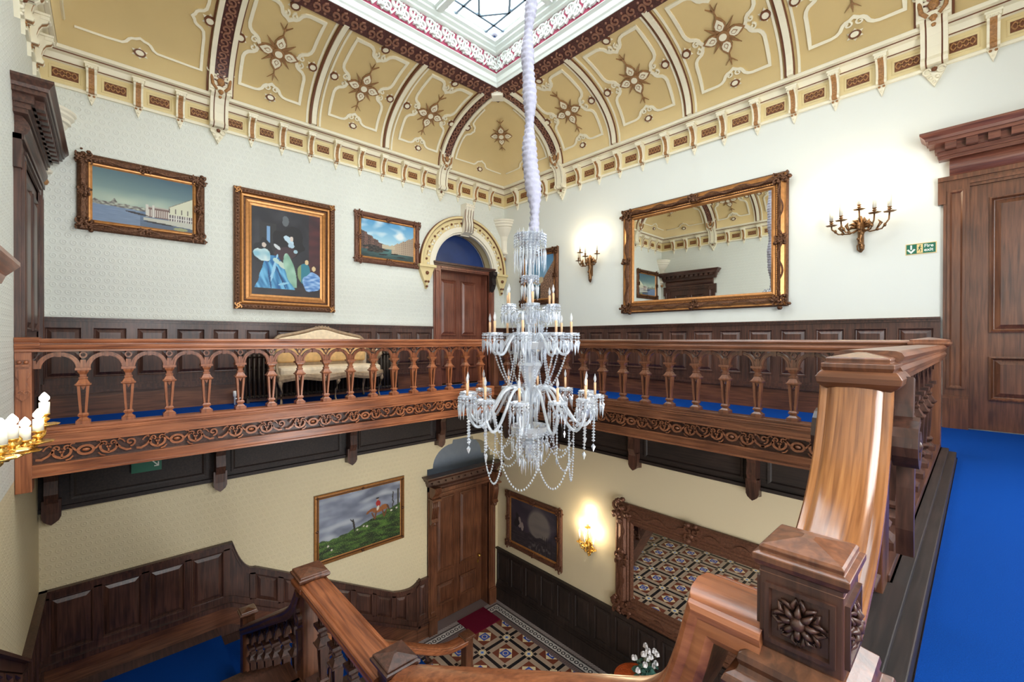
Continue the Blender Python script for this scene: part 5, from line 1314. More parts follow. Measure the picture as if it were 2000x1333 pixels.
def p_rider(u, v):
    c = mixc((150, 158, 176), (96, 102, 118), 0.5+0.7*nz(u*1.3, v*2.2, 3, 2)+0.25*nz(u, v, 14, 5)+(u-0.5)*0.4)
    c = mixc(c, (180, 186, 194), max(0, nz(u*1.5, v*3, 3, 9))*1.4)
    hill = 0.30+0.40*max(0, u-0.22)**1.1+0.03*nz(u*7, 0, 2)
    if v < hill:
        c = mixc((76, 112, 44), (24, 40, 20), 0.35+1.1*nz(u*2+v, v*5, 4, 3)+(hill-v)*0.9)
        if nz(u*3, v*3, 30) > 0.32: c = mixc(c, (150, 170, 84), 0.6)
    if v > hill and u > 0.85 and (abs(u-0.90-0.02*nz(v*6, 0, 3)) < 0.008 or abs(u-0.97) < 0.012) and v < hill+0.28: c = (60, 56, 48)
    if el(u, v, 0.40, 0.42, 0.012, 0.12, 0.1) > 0.5 or el(u, v, 0.38, 0.50, 0.008, 0.05, 0.5) > 0.5: c = (46, 42, 40)
    # horse and rider in red on the slope
    H = lambda *a, **k: el(u, v, *a, **k) > 0.5
    if H(0.715, 0.575, 0.085, 0.045, 0.08) or H(0.785, 0.60, 0.045, 0.05, 0.5): c = (150, 92, 48)
    if H(0.625, 0.60, 0.05, 0.026, 0.35): c = (140, 84, 44)
    if H(0.575, 0.575, 0.035, 0.018, 1.0): c = (136, 82, 44)
    for lu, rot in ((0.64, 0.3), (0.67, -0.1), (0.77, 0.15), (0.80, -0.25)):
        if H(lu, 0.49, 0.010, 0.075, rot): c = (112, 68, 38)
    if H(0.835, 0.58, 0.012, 0.06, 0.3): c = (92, 60, 38)
    if H(0.705, 0.69, 0.030, 0.055, 0.1): c = (168, 38, 36)
    if H(0.70, 0.61, 0.016, 0.045, -0.2): c = (214, 206, 190)
    if H(0.695, 0.765, 0.016, 0.018): c = (190, 150, 124)
    if H(0.695, 0.785, 0.02, 0.013): c = (24, 22, 26)
    for bu, bv in ((0.44, 0.33), (0.52, 0.36), (0.56, 0.34), (0.10, 0.20), (0.14, 0.12), (0.88, 0.50), (0.95, 0.52)):
        if H(bu, bv, 0.013, 0.016, wob=0.4, sc=20): c = (206, 200, 186)
    return c
def p_moon(u, v):
    c = mixc((70, 62, 74), (50, 46, 58), 0.5+nz(u, v, 3))
    m_ = el(u, v, 0.63, 0.60, 0.24, 0.33, 0, soft=0.25); c = mixc(c, (128, 120, 114), m_*0.9)
    c = mixc(c, (96, 88, 92), 0.35*max(0, nz(u, v*2, 4, 6))*2)
    if v < 0.34+0.07*nz(u*4, 0, 2): c = mixc((46, 42, 50), (66, 60, 64), 0.5+nz(u*2, v*6, 5))
    if el(u, v, 0.20, 0.48, 0.04, 0.14, wob=0.5) > 0.5 or el(u, v, 0.26, 0.44, 0.03, 0.1, wob=0.4) > 0.5: c = (150, 136, 132)
    if el(u, v, 0.14, 0.5, 0.05, 0.15, wob=0.8) > 0.5: c = (40, 38, 42)
    if u > 0.70 and v < 0.42 and (abs((u*22) % 1-0.5) < 0.12) and nz(u*20, 0, 1) > -0.3: c = (42, 38, 44)
    if v < 0.2 and nz(u*8, v*3, 4) > 0.2 and 0.4 < u < 0.9: c = (96, 90, 90)
    return c
def picture(label, T, a0, a1, b0, b1, fw, fd, fn, mats=('gold_dark', 'gold'), style='rococo', res=(130, 100)):
    t = thing('framed_painting', T((a0+a1)/2, b0, 0.0), label, 'painting')
    if style == 'rococo':
        prof = [(0, 0.005), (0, fd*0.55), (fw*0.10, fd*0.8), (fw*0.3, fd), (fw*0.55, fd*0.75), (fw*0.72, fd*0.45), (fw*0.76, fd*0.55), (fw*0.86, fd*0.5), (fw, fd*0.3)]; mis = [0]*5+[1]*3
        mb = MB(T); mb.relief(a0, a1, b0, b1, prof, 0, cap=False, mis=mis); rococo(a0, a1, b0, b1, fw*0.92, fd*0.98, 2, 1.15)(mb)
    elif style == 'bands':
        prof = [(0, 0.005), (0, fd*0.6), (fw*0.04, fd*0.9), (fw*0.12, fd), (fw*0.30, fd*0.9), (fw*0.34, fd*0.6), (fw*0.42, fd*0.8), (fw*0.52, fd*0.75), (fw*0.56, fd*0.5), (fw*0.64, fd*0.55), (fw*0.68, fd*0.4), (fw*0.82, fd*0.5), (fw*0.86, fd*0.35), (fw, fd*0.25)]
        mis = [1, 0, 0, 0, 0, 1, 1, 0, 0, 1, 1, 1, 1]
        mb = MB(T); mb.relief(a0, a1, b0, b1, prof, 0, cap=False, mis=mis)
        for (p, q, hor) in (((a0, b0), (a1, b0), 1), ((a0, b1), (a1, b1), 1), ((a0, b0), (a0, b1), 0), ((a1, b0), (a1, b1), 0)):
            L = (a1-a0) if hor else (b1-b0); N = int(L/0.05)
            for i in range(N):
                f = (i+0.5)/N; x_ = p[0]+(q[0]-p[0])*f; y_ = p[1]+(q[1]-p[1])*f
                ox = 0 if hor else (fw*0.2 if x_ == a0 else -fw*0.2); oy = (fw*0.2 if y_ == b0 else -fw*0.2) if hor else 0
                mb.sphere((x_+ox, y_+oy, fd*0.95), 0.014, 2, 6, (1.3, 1, 0.6) if hor else (1, 1.3, 0.6))
        for a in (a0+fw*0.22, a1-fw*0.22):
            for b in (b0+fw*0.22, b1-fw*0.22):
                for k in range(4): curl(mb, a+0.03*math.cos(k*PI/2+0.8), b+0.03*math.sin(k*PI/2+0.8), 0.026, k*90+45, 1, 0.012, fd*0.8, fd*1.15, 300, 1)
    else:
        prof = [(0, 0.005), (0, fd*0.5), (fw*0.15, fd*0.9), (fw*0.35, fd), (fw*0.6, fd*0.6), (fw*0.75, fd*0.35), (fw*0.82, fd*0.45), (fw, fd*0.3)]; mis = [0, 1, 1, 1, 0, 1, 1]
        mb = MB(T); mb.relief(a0, a1, b0, b1, prof, 0, cap=False, mis=mis)
        for a in (a0+fw*0.5, a1-fw*0.5):
            for b in (b0+fw*0.5, b1-fw*0.5): mb.sphere((a, b, fd*0.8), fw*0.33, 2, 6, (1.2, 1.2, 0.6))
        for a, b in (((a0+a1)/2, b0+fw*0.5), ((a0+a1)/2, b1-fw*0.5), (a0+fw*0.5, (b0+b1)/2), (a1-fw*0.5, (b0+b1)/2)): mb.sphere((a, b, fd*0.85), fw*0.3, 2, 6, (1.3, 1.3, 0.6))
    mb.build('frame', [mats[0], mats[1], mats[0]], t)
    canvas(t, T, a0+fw, a1-fw, b0+fw, b1-fw, fd*0.3, fn, *res)
    return t
picture('wide gilt-framed harbour scene, leftmost of the paintings on the upper left wall', TA, -7.38, -6.03, 2.41, 3.40, 0.145, 0.06, p_harbour, res=(180, 110))
picture('tall gilt-framed dark painting of figures in blue dresses above the settee', TA, -5.66, -4.11, 1.47, 3.38, 0.25, 0.075, p_figures, style='bands', res=(150, 190))
picture('small bronze-framed canal scene under blue sky, left of the blue arch', TA, -3.74, -2.38, 2.44, 3.40, 0.13, 0.06, p_canal, mats=('bronze_frame', 'gold'), res=(160, 120))
picture('gilt-framed street scene on the far wall, half hidden behind the chandelier', TB, 0.62, 1.76, 1.77, 3.0, 0.14, 0.07, p_street, res=(90, 100))
picture('gilt-framed hunting scene with rider in red, on the lower left wall', TA, -4.46, -2.72, -3.0, -1.75, 0.085, 0.06, p_rider, style='plain', mats=('gold_dark', 'gold'), res=(210, 160))
picture('dark moonlit landscape in ornate bronze frame on the lower far wall', TBL, 0.35, 2.05, -3.82, -2.53, 0.15, 0.06, p_moon, mats=('bronze_frame', 'gold'), res=(120, 100))

def mirror(label, T, a0, a1, b0, b1, fw, fd, mats, big=1.0, tilt=0.0, beads=True):
    t = thing('wall_mirror', T((a0+a1)/2, b0, 0.0), label, 'mirror')
    prof = [(0, 0.005), (0, fd*0.5), (fw*0.10, fd*0.75), (fw*0.2, fd*0.7), (fw*0.38, fd), (fw*0.52, fd*0.9), (fw*0.62, fd*0.55), (fw*0.70, fd*0.6), (fw*0.76, fd*0.4), (fw*0.86, fd*0.5), (fw, fd*0.25)]
    mis = [0, 0, 1, 1, 0, 0, 1, 0, 1, 1]
    mb = MB(T); mb.relief(a0, a1, b0, b1, prof, 0, cap=False, mis=mis); rococo(a0, a1, b0, b1, fw*0.8, fd, 2, big)(mb)
    if beads:
        for hor in (0, 1):
            L0, L1 = ((b0, b1), (a0, a1))[hor]; N = int((L1-L0-2*fw*0.66)/0.03)
            for i in range(N):
                p_ = L0+fw*0.66+(L1-L0-2*fw*0.66)*(i+0.5)/N
                for q_ in ((b0+fw*0.66, b1-fw*0.66) if hor else (a0+fw*0.66, a1-fw*0.66)):
                    mb.sphere(((p_, q_) if hor else (q_, p_))+(fd*0.58,), 0.011, 1, 4)
    mb.build('frame', [mats[0], mats[1], mats[0]], t)
    g = MB(T); g.box(a0+fw, a1-fw, b0+fw, b1-fw, fd*0.15, fd*0.24); g.build('glass', 'mirror', t)
    return t
mirror('large gilt-framed mirror on the upper right wall, between two candle sconces', TB, 3.37, 6.06, 1.48, 3.40, 0.22, 0.08, ('gold_dark', 'gold'))
mirror('large dark bronze-framed mirror on the lower wall, reflecting the tiled floor', TBL, 3.36, 6.25, -3.98, -1.96, 0.36, 0.10, ('bronze_frame', 'bronze_frame'), big=1.1, beads=False)

# ---- candle sconces
def sconce(label, T, a, b, arms, drop, top, lit=True, mat='bronze', r=0.021, ch=0.15, power=None, group=None):
    t = thing('wall_sconce', T(a, b, 0.0), label, 'wall lamp', group)
    M = lambda p, q, c: T(a+p, b+q, c)
    mb = MB(M)
    # stem and acanthus backplate
    mb.tube([(0, -drop, 0.04), (0.012, -drop*0.8, 0.07), (-0.01, -drop*0.55, 0.06), (0.012, -drop*0.3, 0.075), (0, 0, 0.07), (0, 0.06, 0.06), (0, 0.12, 0.05)], [0.012, 0.03, 0.022, 0.034, 0.044, 0.03, 0.012], 8)
    for k in range(7):
        t_ = PI/2+(k-3)*0.5; mb.tube([(0.03*math.cos(t_), -0.02+0.03*math.sin(t_), 0.05), (0.09*math.cos(t_), -0.02+0.09*math.sin(t_), 0.07), (0.125*math.cos(t_+0.2), -0.02+0.125*math.sin(t_+0.2), 0.055)], [0.02, 0.022, 0.006], 6)
    for k in range(5): mb.sphere((0.02*math.sin(k*2.1), -drop*(0.15+0.18*k), 0.085), 0.022, 0, 6)
    for s in (-1, 1): mb.tube([(0, -drop, 0.045), (s*0.03, -drop*0.9, 0.05), (s*0.035, -drop*0.75, 0.05), (s*0.01, -drop*0.66, 0.05)], 0.009, 5)
    mb.box(-0.03, 0.03, -drop*0.7, 0.02, 0.0, 0.05)
    mb.build('backplate', mat, t)
    for i, (pa, pc, ph) in enumerate(arms):
        m2 = MB(M)
        m2.tube([(0, -0.04, 0.08), (pa*0.35, -0.10, 0.08+(pc-0.08)*0.4), (pa*0.75, -0.09, 0.08+(pc-0.08)*0.8), (pa*0.98, -0.03+ph*0.4, pc), (pa, ph, pc)] if abs(pa) > 0.02 else [(0, 0.0, 0.08), (0.0, ph*0.4, pc*0.8), (pa, ph, pc)], 0.009, 6)
        m2.sphere((pa*0.6, -0.09, 0.08+(pc-0.08)*0.65), 0.02, 0, 6); m2.sphere((pa*0.85, -0.05, 0.08+(pc-0.08)*0.9), 0.018, 0, 6, (1, 1.6, 1))
        m2.tube([(pa*0.55, -0.09, 0.08+(pc-0.08)*0.6), (pa*0.72, -0.01, pc*0.85), (pa*0.62, 0.03, pc*0.8)], [0.008, 0.02, 0.004], 5)
        arm = m2.build('arm', mat, t)
        w0 = Vector(T(a+pa, b+ph, pc))
        m3 = MB(); m3.lathe([(0.004, -0.012), (0.03, -0.004), (0.055, 0.0), (0.062, 0.006), (0.05, 0.004), (0.012, 0.006), (0.010, 0.02), (0.022, 0.03), (0.022, 0.036), (0.010, 0.044), (0.016, 0.052), (0.024, 0.058), (0.022, 0.062)], tuple(w0), 12, lobes=5, amp=0.12)
        m3.build('drip_pan', mat, arm)
        m4 = MB(); m4.lathe([(r, 0.062), (r, 0.062+ch)], tuple(w0), 12); m4.build('candle', 'candle', arm)
        m5 = MB(); z_ = 0.062+ch; bl = 0.6 if ch < 0.09 else 1.0; m5.lathe([(r*0.55, z_), (r*0.6, z_+0.01*bl), (r*1.0, z_+0.03*bl), (r*0.95, z_+0.05*bl), (r*0.4, z_+0.078*bl), (0.002, z_+0.09*bl)], tuple(w0), 10); m5.build('bulb', 'bulb_on', arm)
        ld = bpy.data.lights.new('bulb_light', 'POINT'); ld.energy = (power or SCONCE_W); ld.color = (1.0, 0.80, 0.52); ld.shadow_soft_size = 0.03
        lo = bpy.data.objects.new('bulb_light', ld); COL.objects.link(lo); lo.location = w0+Vector((0, 0, z_+0.14)); 
    return t
sconce('five-light bronze sconce on the upper right wall beside the green fire exit sign', TB, 6.87, 2.46, [(-0.29, 0.14, 0.03), (-0.17, 0.24, 0.06), (0.0, 0.16, 0.18), (0.16, 0.24, 0.09), (0.29, 0.14, 0.10)], 0.34, 2.9)
sconce('smaller four-light bronze sconce on the upper wall left of the large gilt mirror', TB, 2.62, 2.56, [(-0.22, 0.14, 0.02), (-0.12, 0.22, 0.16), (0.04, 0.26, 0.06), (0.23, 0.14, 0.10)], 0.42, 2.9, ch=0.16, r=0.016)
sconce('small gilt sconce on the lower far wall between the moonlit painting and the mirror', TBL, 2.76, -2.98, [(-0.17, 0.13, 0.02), (0.02, 0.22, 0.04), (0.17, 0.14, -0.03), (0.0, 0.10, 0.34)], 0.22, -2.6, mat='brass', ch=0.10, r=0.014, power=3.6)
sconce('bright gilt sconce with lit bulbs at the left edge before the left balustrade', TC, 4.86, 0.505, [(-0.36, 0.375, 0.03), (-0.27, 0.36, -0.045), (-0.20, 0.32, -0.075), (0.01, 0.30, -0.03), (0.22, 0.29, -0.02)], 0.22, 0.9, mat='brass', r=0.021, ch=0.06, power=1.2)

# ---- signs
def text_mesh(body, size, T, a, b, c, mat, parent, name, extrude=0.0008, align='LEFT', lh=0.9):
    cu = bpy.data.curves.new(name, 'FONT'); cu.body = body; cu.size = size; cu.extrude = extrude; cu.align_x = align; cu.space_line = lh; cu.offset = size*0.02
    tmp = bpy.data.objects.new('tmp', cu); COL.objects.link(tmp)
    me = bpy.data.meshes.new_from_object(tmp.evaluated_get(bpy.context.evaluated_depsgraph_get())); bpy.data.objects.remove(tmp)
    me.materials.clear(); me.materials.append(MATS[mat]); w0 = worldloc(parent)
    for v_ in me.vertices: v_.co = Vector(T(a+v_.co.x, b+v_.co.y, c+v_.co.z))-w0
    o_ = bpy.data.objects.new(name, me); COL.objects.link(o_); o_.parent = parent; return o_
sg = thing('exit_sign', TB(7.43, 2.03, 0), 'small green fire exit sign with arrow on the wall left of door 5', 'sign')
mb = MB(TB); mb.box(7.295, 7.565, 2.025, 2.155, 0.0, 0.006); mb.build('border', 'sign_cream', sg)
mb = MB(TB); mb.box(7.303, 7.557, 2.033, 2.147, 0.006, 0.009); mb.build('panel', 'green', sg)
mb = MB(TB); mb.box(7.337, 7.353, 2.085, 2.138, 0.009, 0.011); mb.ribbon([(7.313, 2.088), (7.345, 2.05), (7.377, 2.088)], 0.018, 0.009, 0.011); mb.build('arrow', 'sign_white', sg)
mb = MB(TB); mb.box(7.395, 7.448, 2.038, 2.142, 0.009, 0.011); pc_ = mb.build('pictogram', 'sign_cream', sg)
mb = MB(TB); mb.sphere((7.424, 2.126, 0.011), 0.007, 0, 8, (1, 1, 0.2)); mb.ribbon([(7.422, 2.116), (7.418, 2.09)], 0.012, 0.011, 0.012); mb.ribbon([(7.418, 2.09), (7.430, 2.074), (7.426, 2.052)], 0.007, 0.011, 0.012); mb.ribbon([(7.418, 2.09), (7.408, 2.072), (7.402, 2.066)], 0.007, 0.011, 0.012); mb.ribbon([(7.406, 2.098), (7.422, 2.112), (7.436, 2.096)], 0.006, 0.011, 0.012)
mb.build('running_figure', 'green', pc_)
text_mesh('Fire\nexit', 0.052, TB, 7.458, 2.100, 0.0095, 'sign_white', sg, 'lettering')
s2 = thing('exit_sign', TA(-6.70, -0.80, 0.1), 'dark green arrow sign in the shadow beneath the left gallery', 'sign')
mb = MB(TA); mb.box(-6.86, -6.54, -0.83, -0.63, 0.10, 0.112); mb.build('panel', 'green', s2)
mb = MB(TA); mb.ribbon([(-6.64, -0.69), (-6.58, -0.76)], 0.014, 0.112, 0.114); mb.ribbon([(-6.62, -0.765), (-6.575, -0.765), (-6.575, -0.71)], 0.014, 0.112, 0.114); mb.build('arrow', 'sign_white', s2)

# ---- settee
so = thing('settee', (0.6, -4.42, 0.0), 'cream upholstered settee with carved pale frame against the left gallery wall', 'settee')
yc = -4.42
def backtop(y_):
    k = abs(y_-yc)/0.75
    return 1.04+0.09*math.cos(min(1, k/0.9)*PI/2)+0.06*math.exp(-(k/0.3)**2) if k < 0.9 else 1.04-0.8*(k-0.9)
ysb = [yc-0.78+1.56*i/40 for i in range(41)]
mb = MB(TA); mb.plate([(y_, backtop(y_)-0.03) for y_ in ysb]+[(y_, 0.50) for y_ in reversed(ysb)], 0.24, 0.32); mb.build('backrest', 'fabric', so, bevel=0.02)
mb = MB(TA); mb.tube([(ysb[0], 0.5, 0.29)]+[(y_, backtop(y_), 0.285) for y_ in ysb]+[(ysb[-1], 0.5, 0.29)], 0.028, 8); 
for k in range(-2, 3): mb.sphere((yc+k*0.05, backtop(yc+k*0.05)+0.02, 0.29), 0.025, 0, 6)
mb.build('back_frame', 'sofa_wood', so)
mb = MB(TA); mb.plate([(yc-0.72, 0.62), (yc-0.74, 0.8), (yc-0.72, 0.93), (yc-0.5, 0.95), (yc+0.5, 0.95), (yc+0.72, 0.93), (yc+0.74, 0.8), (yc+0.72, 0.62)], 0.32, 0.40); mb.build('lower_back', 'fabric_gold', so, bevel=0.03)  # lower part of the same backrest, raised and given a yellower colour
mb = MB(TA); fr_ = [(yc-0.80, 0.86), (yc-0.6, 0.93), (yc-0.3, 0.92), (yc, 0.96), (yc+0.3, 0.92), (yc+0.6, 0.93), (yc+0.80, 0.86)]
mb = MB(); mb.plate([(0.36, yc-0.74), (0.36, yc+0.74)]+[(c, a) for a, c in reversed(fr_)], 0.42, 0.57); mb.build('seat', 'fabric', so, bevel=0.045)
mb = MB(); mb.sweep([(0.34, yc-0.76, 0.41)]+[(c+0.01, a, 0.41+0.02*math.sin((a-yc)*9)) for a, c in smooth_path(fr_, 4)]+[(0.34, yc+0.76, 0.41)], [(-0.02, -0.045), (0.02, -0.045), (0.03, 0.0), (0.02, 0.04), (-0.02, 0.04)]); mb.build('seat_frame', 'sofa_wood', so)
for sx in (-1, 1):
    e = yc+sx*0.80
    mb = MB(); mb.tube([(0.30, e-sx*0.02, 0.84), (0.42, e+sx*0.02, 0.80), (0.60, e+sx*0.05, 0.76), (0.70, e+sx*0.05, 0.78), (0.74, e+sx*0.04, 0.74), (0.70, e+sx*0.02, 0.68), (0.66, e, 0.6), (0.72, e, 0.5), (0.84, e, 0.42)], [0.02, 0.026, 0.03, 0.036, 0.036, 0.03, 0.024, 0.026, 0.03], 8)
    arm = mb.build('armrest', 'sofa_wood', so)
    mb = MB(); mb.box(0.36, 0.6, e-0.03+sx*0.03, e+0.03+sx*0.03, 0.79, 0.83); mb.build('arm_pad', 'fabric', arm, bevel=0.015)
for (lx, ly, f) in ((0.84, -0.78, 1), (0.84, 0.78, 1), (0.32, -0.72, 0), (0.32, 0.72, 0), (0.93, 0.0, 1)):
    mb = MB(); s_ = 1 if ly >= 0 else -1
    mb.tube([(lx, yc+ly, 0.42), (lx+0.03*f, yc+ly+s_*0.02, 0.34), (lx+0.0, yc+ly+s_*0.0, 0.2), (lx-0.03*f, yc+ly-s_*0.01, 0.08), (lx+0.0, yc+ly, 0.0)], [0.042, 0.036, 0.022, 0.016, 0.022], 8); mb.build('leg', 'sofa_wood', so)
# ---- column radiator behind it
ra = thing('radiator', (0.15, -4.3, 0.0), 'dark cast-iron column radiator behind the settee on the left gallery', 'radiator')
mb = MB()
for yy in (-0.028, 0.0): pass
mb = MB(); 
for cx_ in (-0.045, 0.0, 0.045): mb.tube([(cx_, 0, 0.09), (cx_, 0, 0.70)], 0.014, 6)
mb.tube([(-0.055, 0, 0.09), (0.055, 0, 0.09)], 0.026, 6); mb.tube([(-0.05, 0, 0.72), (0.0, 0, 0.75), (0.05, 0, 0.72)], 0.025, 6)
ME_R = mb.mesh('section', 'radiator')
for k in range(40): inst(ME_R, 'section', ra, (0.17, -5.55+k*0.066, 0.0))
mb = MB(); mb.tube([(0.17, -5.56, 0.09), (0.17, -2.94, 0.09)], 0.017, 6); mb.tube([(0.17, -5.56, 0.72), (0.17, -2.94, 0.72)], 0.017, 6)
for yy in (-5.5, -3.0): mb.box(0.13, 0.21, yy-0.02, yy+0.02, 0.0, 0.08)
mb.build('pipe', 'radiator', ra)
mb = MB(); mb.lathe([(0.012, 0.0), (0.012, 0.12), (0.024, 0.13), (0.026, 0.19), (0.018, 0.21), (0.0, 0.212)], (0.22, -5.68, 0.0), 10); mb.tube([(0.22, -5.68, 0.09), (0.17, -5.56, 0.09)], 0.012, 6); mb.build('valve', 'porcelain', ra)

# ---- hall floor things
dm_ = MB(); dm_.box(0.05, 0.66, -1.43, -0.68, G+0.002, G+0.02); tag(dm_.build('doormat', 'mat_red', bevel=0.005), 'dark red ribbed doormat on the tiled floor before the front door', 'doormat')
TX, TY, TZ = 4.12, -0.80, -4.52
tb = thing('side_table', (TX, TY, G), 'round reddish table with carved top on the tiled floor at bottom centre', 'table')
mb = MB(); mb.lathe([(0.0, TZ-0.03), (0.33, TZ-0.03), (0.35, TZ-0.02), (0.35, TZ), (0.335, TZ+0.008), (0.0, TZ+0.008)], (TX, TY, 0), 40, smooth=False)
top = mb.build('table_top', 'table_red', tb)
mb = MB(lambda a, b, c: (TX+a, TY+b, TZ+0.006+c))
mb.ribbon([(0.30*math.cos(k*PI/20), 0.30*math.sin(k*PI/20)) for k in range(40)], 0.012, 0, 0.008, closed=True)
for k in range(8):
    t_ = k*45; x_, y_ = 0.2*math.cos(math.radians(t_)), 0.2*math.sin(math.radians(t_)); curl(mb, x_, y_, 0.075, t_, 1 if k % 2 else -1, 0.014, 0, 0.008, 420); mb.sphere((x_*1.35, y_*1.35, 0), 0.014, 0, 6)
curl(mb, 0, 0, 0.09, 0, 1, 0.016, 0, 0.008, 500)
mb.build('carving', 'table_red', top)
mb = MB(); mb.lathe([(0.03, TZ-0.03), (0.05, TZ-0.1), (0.03, TZ-0.2), (0.045, TZ-0.35), (0.06, TZ-0.5), (0.03, TZ-0.56)], (TX, TY, 0), 14); mb.build('pedestal', 'table_red', tb)
for k in range(3):
    t_ = k*2.094+0.4; mb = MB(); mb.tube([(TX, TY, G+0.22), (TX+0.12*math.cos(t_), TY+0.12*math.sin(t_), G+0.16), (TX+0.25*math.cos(t_), TY+0.25*math.sin(t_), G+0.02)], [0.03, 0.024, 0.02], 8); mb.build('leg', 'table_red', tb)
FX, FY, FZ = TX+0.15, TY+0.02, TZ+0.008
pl_ = thing('potted_cyclamen', (FX, FY, FZ), 'potted plant with white flowers standing on the round carved table', 'plant')
mb = MB(); mb.lathe([(0.06, 0.0), (0.085, 0.12), (0.092, 0.12), (0.092, 0.135), (0.08, 0.135), (0.078, 0.12)], (FX, FY, FZ), 16); mb.build('pot', 'porcelain', pl_)
rnd = random.Random(3)
mb = MB()
for k in range(60):
    t_ = rnd.uniform(0, 2*PI); r_ = rnd.uniform(0.02, 0.21); zz = FZ+rnd.uniform(0.14, 0.34)-r_*0.2
    c_ = Vector((FX+r_*math.cos(t_), FY+r_*math.sin(t_), zz)); s_ = rnd.uniform(0.03, 0.05); rot = Matrix.Rotation(t_, 3, 'Z') @ Matrix.Rotation(rnd.uniform(0.1, 0.7), 3, 'Y')
    pts = [Vector((s_*1.1*math.cos(q)*(1 if abs(q) > 0.4 else 0.8), s_*math.sin(q), 0.006*math.cos(2*q))) for q in [i*PI/5-PI for i in range(10)]]
    mb.add([tuple(c_+rot @ p) for p in pts], [tuple(range(10))], 0)
    mb.tube([(FX, FY, FZ+0.1), tuple(c_)], 0.002, 4, 1)
mb.build('foliage', ['leaf', 'stem'], pl_)
for k in range(16):
    t_ = rnd.uniform(0, 2*PI); r_ = rnd.uniform(0.04, 0.22); zz = FZ+rnd.uniform(0.24, 0.50)
    c_ = Vector((FX+r_*math.cos(t_), FY+r_*math.sin(t_), zz)); mb = MB()
    mb.tube([(FX, FY, FZ+0.12), tuple((c_+Vector((FX, FY, FZ+0.3)))/2+Vector((0, 0, 0.03))), tuple(c_)], 0.0025, 5, 1)
    for q in range(5):
        a_ = q*1.257+t_; d_ = Vector((math.cos(a_), math.sin(a_), 0)); n_ = Vector((-math.sin(a_), math.cos(a_), 0))
        P_ = [c_, c_+d_*0.018+n_*0.013+Vector((0, 0, 0.02)), c_+d_*0.016+Vector((0, 0, 0.062)), c_+d_*0.018-n_*0.013+Vector((0, 0, 0.02))]
        P_ = [c_, c_+d_*0.034+n_*0.026+Vector((0, 0, 0.026)), c_+d_*0.032+n_*0.018+Vector((0, 0, 0.068)), c_+d_*0.026+Vector((0, 0, 0.084)), c_+d_*0.032-n_*0.018+Vector((0, 0, 0.068)), c_+d_*0.034-n_*0.026+Vector((0, 0, 0.026))]
        mb.add([tuple(p) for p in P_], [tuple(range(6))], 0)
    mb.build('flower', ['petal', 'stem'], pl_)
# ---- small wooden shelf at the left edge
sh = thing('wall_shelf', (3.2, -LY, 1.45), 'small moulded wooden shelf end at the far left edge above the lit sconce', 'shelf')
mb = MB(TC); rings = [[(2.80-x, z_, 0), (2.80-x, z_, c), (3.6+x, z_, c), (3.6+x, z_, 0)] for z_, c, x in ((1.42, 0.03, 0.0), (1.48, 0.05, 0.01), (1.53, 0.09, 0.04), (1.57, 0.12, 0.07), (1.60, 0.12, 0.07))]
mb.loops(rings, 0, cap0=True, cap1=True); mb.build('board', 'warm_x', sh)
mb = MB(TC); mb.box(3.0, 3.04, 1.25, 1.42, 0, 0.04); mb.box(3.36, 3.40, 1.25, 1.42, 0, 0.04); mb.build('support', 'warm_z', sh)
# round sensor lens in the corner of the laylight
t = thing('ceiling_sensor', (2.2, -2.2, 6.2), 'small round pale sensor in the near corner of the ceiling laylight', 'sensor')
mb = MB(); mb.lathe([(0.05, 0.07), (0.05, 0.0), (0.04, -0.015), (0.0, -0.02)], (2.24, -2.24, 6.2), 16); mb.build('housing', 'sleeve', t)
mb = MB(); mb.sphere((2.24, -2.24, 6.185), 0.022, 0, 8); mb.build('lens', 'lunette_blue', t)

# ============================================================ CHANDELIER
HX, HY = 4.71, -3.86
ch = thing('chandelier', (HX, HY, 0.0), 'three-tier crystal chandelier with candle bulbs hanging in the middle of the hall', 'chandelier')
def octa(mb, c, r, h, mi=0, up=0.5):
    x_, y_, z_ = c; V = [(x_, y_, z_+h*up), (x_+r, y_, z_), (x_, y_+r*0.6, z_), (x_-r, y_, z_), (x_, y_-r*0.6, z_), (x_, y_, z_-h*(1-up))]
    mb.add(V, [(0,1,2), (0,2,3), (0,3,4), (0,4,1), (5,2,1), (5,3,2), (5,4,3), (5,1,4)], mi)
def bead(mb, c, r=0.013): octa(mb, c, r*1.3, r*2.4)
def spear(mb, c, L=0.12, r=0.0145): bead(mb, (c[0], c[1], c[2]-0.012), 0.010); octa(mb, (c[0], c[1], c[2]-0.035-L*0.2), r, L, up=0.2)
def chain(mb, pts, step=0.027, r=0.0125):
    acc = 0.0
    for p, q in zip(pts[:-1], pts[1:]):
        p, q = Vector(p), Vector(q); L = (q-p).length; 
        while acc < L: bead(mb, tuple(p+(q-p)*(acc/L)), r); acc += step
        acc -= L
def bigdrop(mb, c): octa(mb, (c[0], c[1], c[2]-0.03), 0.022, 0.085, up=0.35)
def pan(c, r=0.07):
    mb = MB(); mb.lathe([(0.012, -0.02), (r*0.55, -0.014), (r*0.9, -0.004), (r, 0.014), (r*0.96, 0.018), (r*0.8, 0.004), (r*0.3, -0.002), (0.018, 0.004), (0.018, 0.02)], c, 24, smooth=False, lobes=8, amp=0.07); return mb
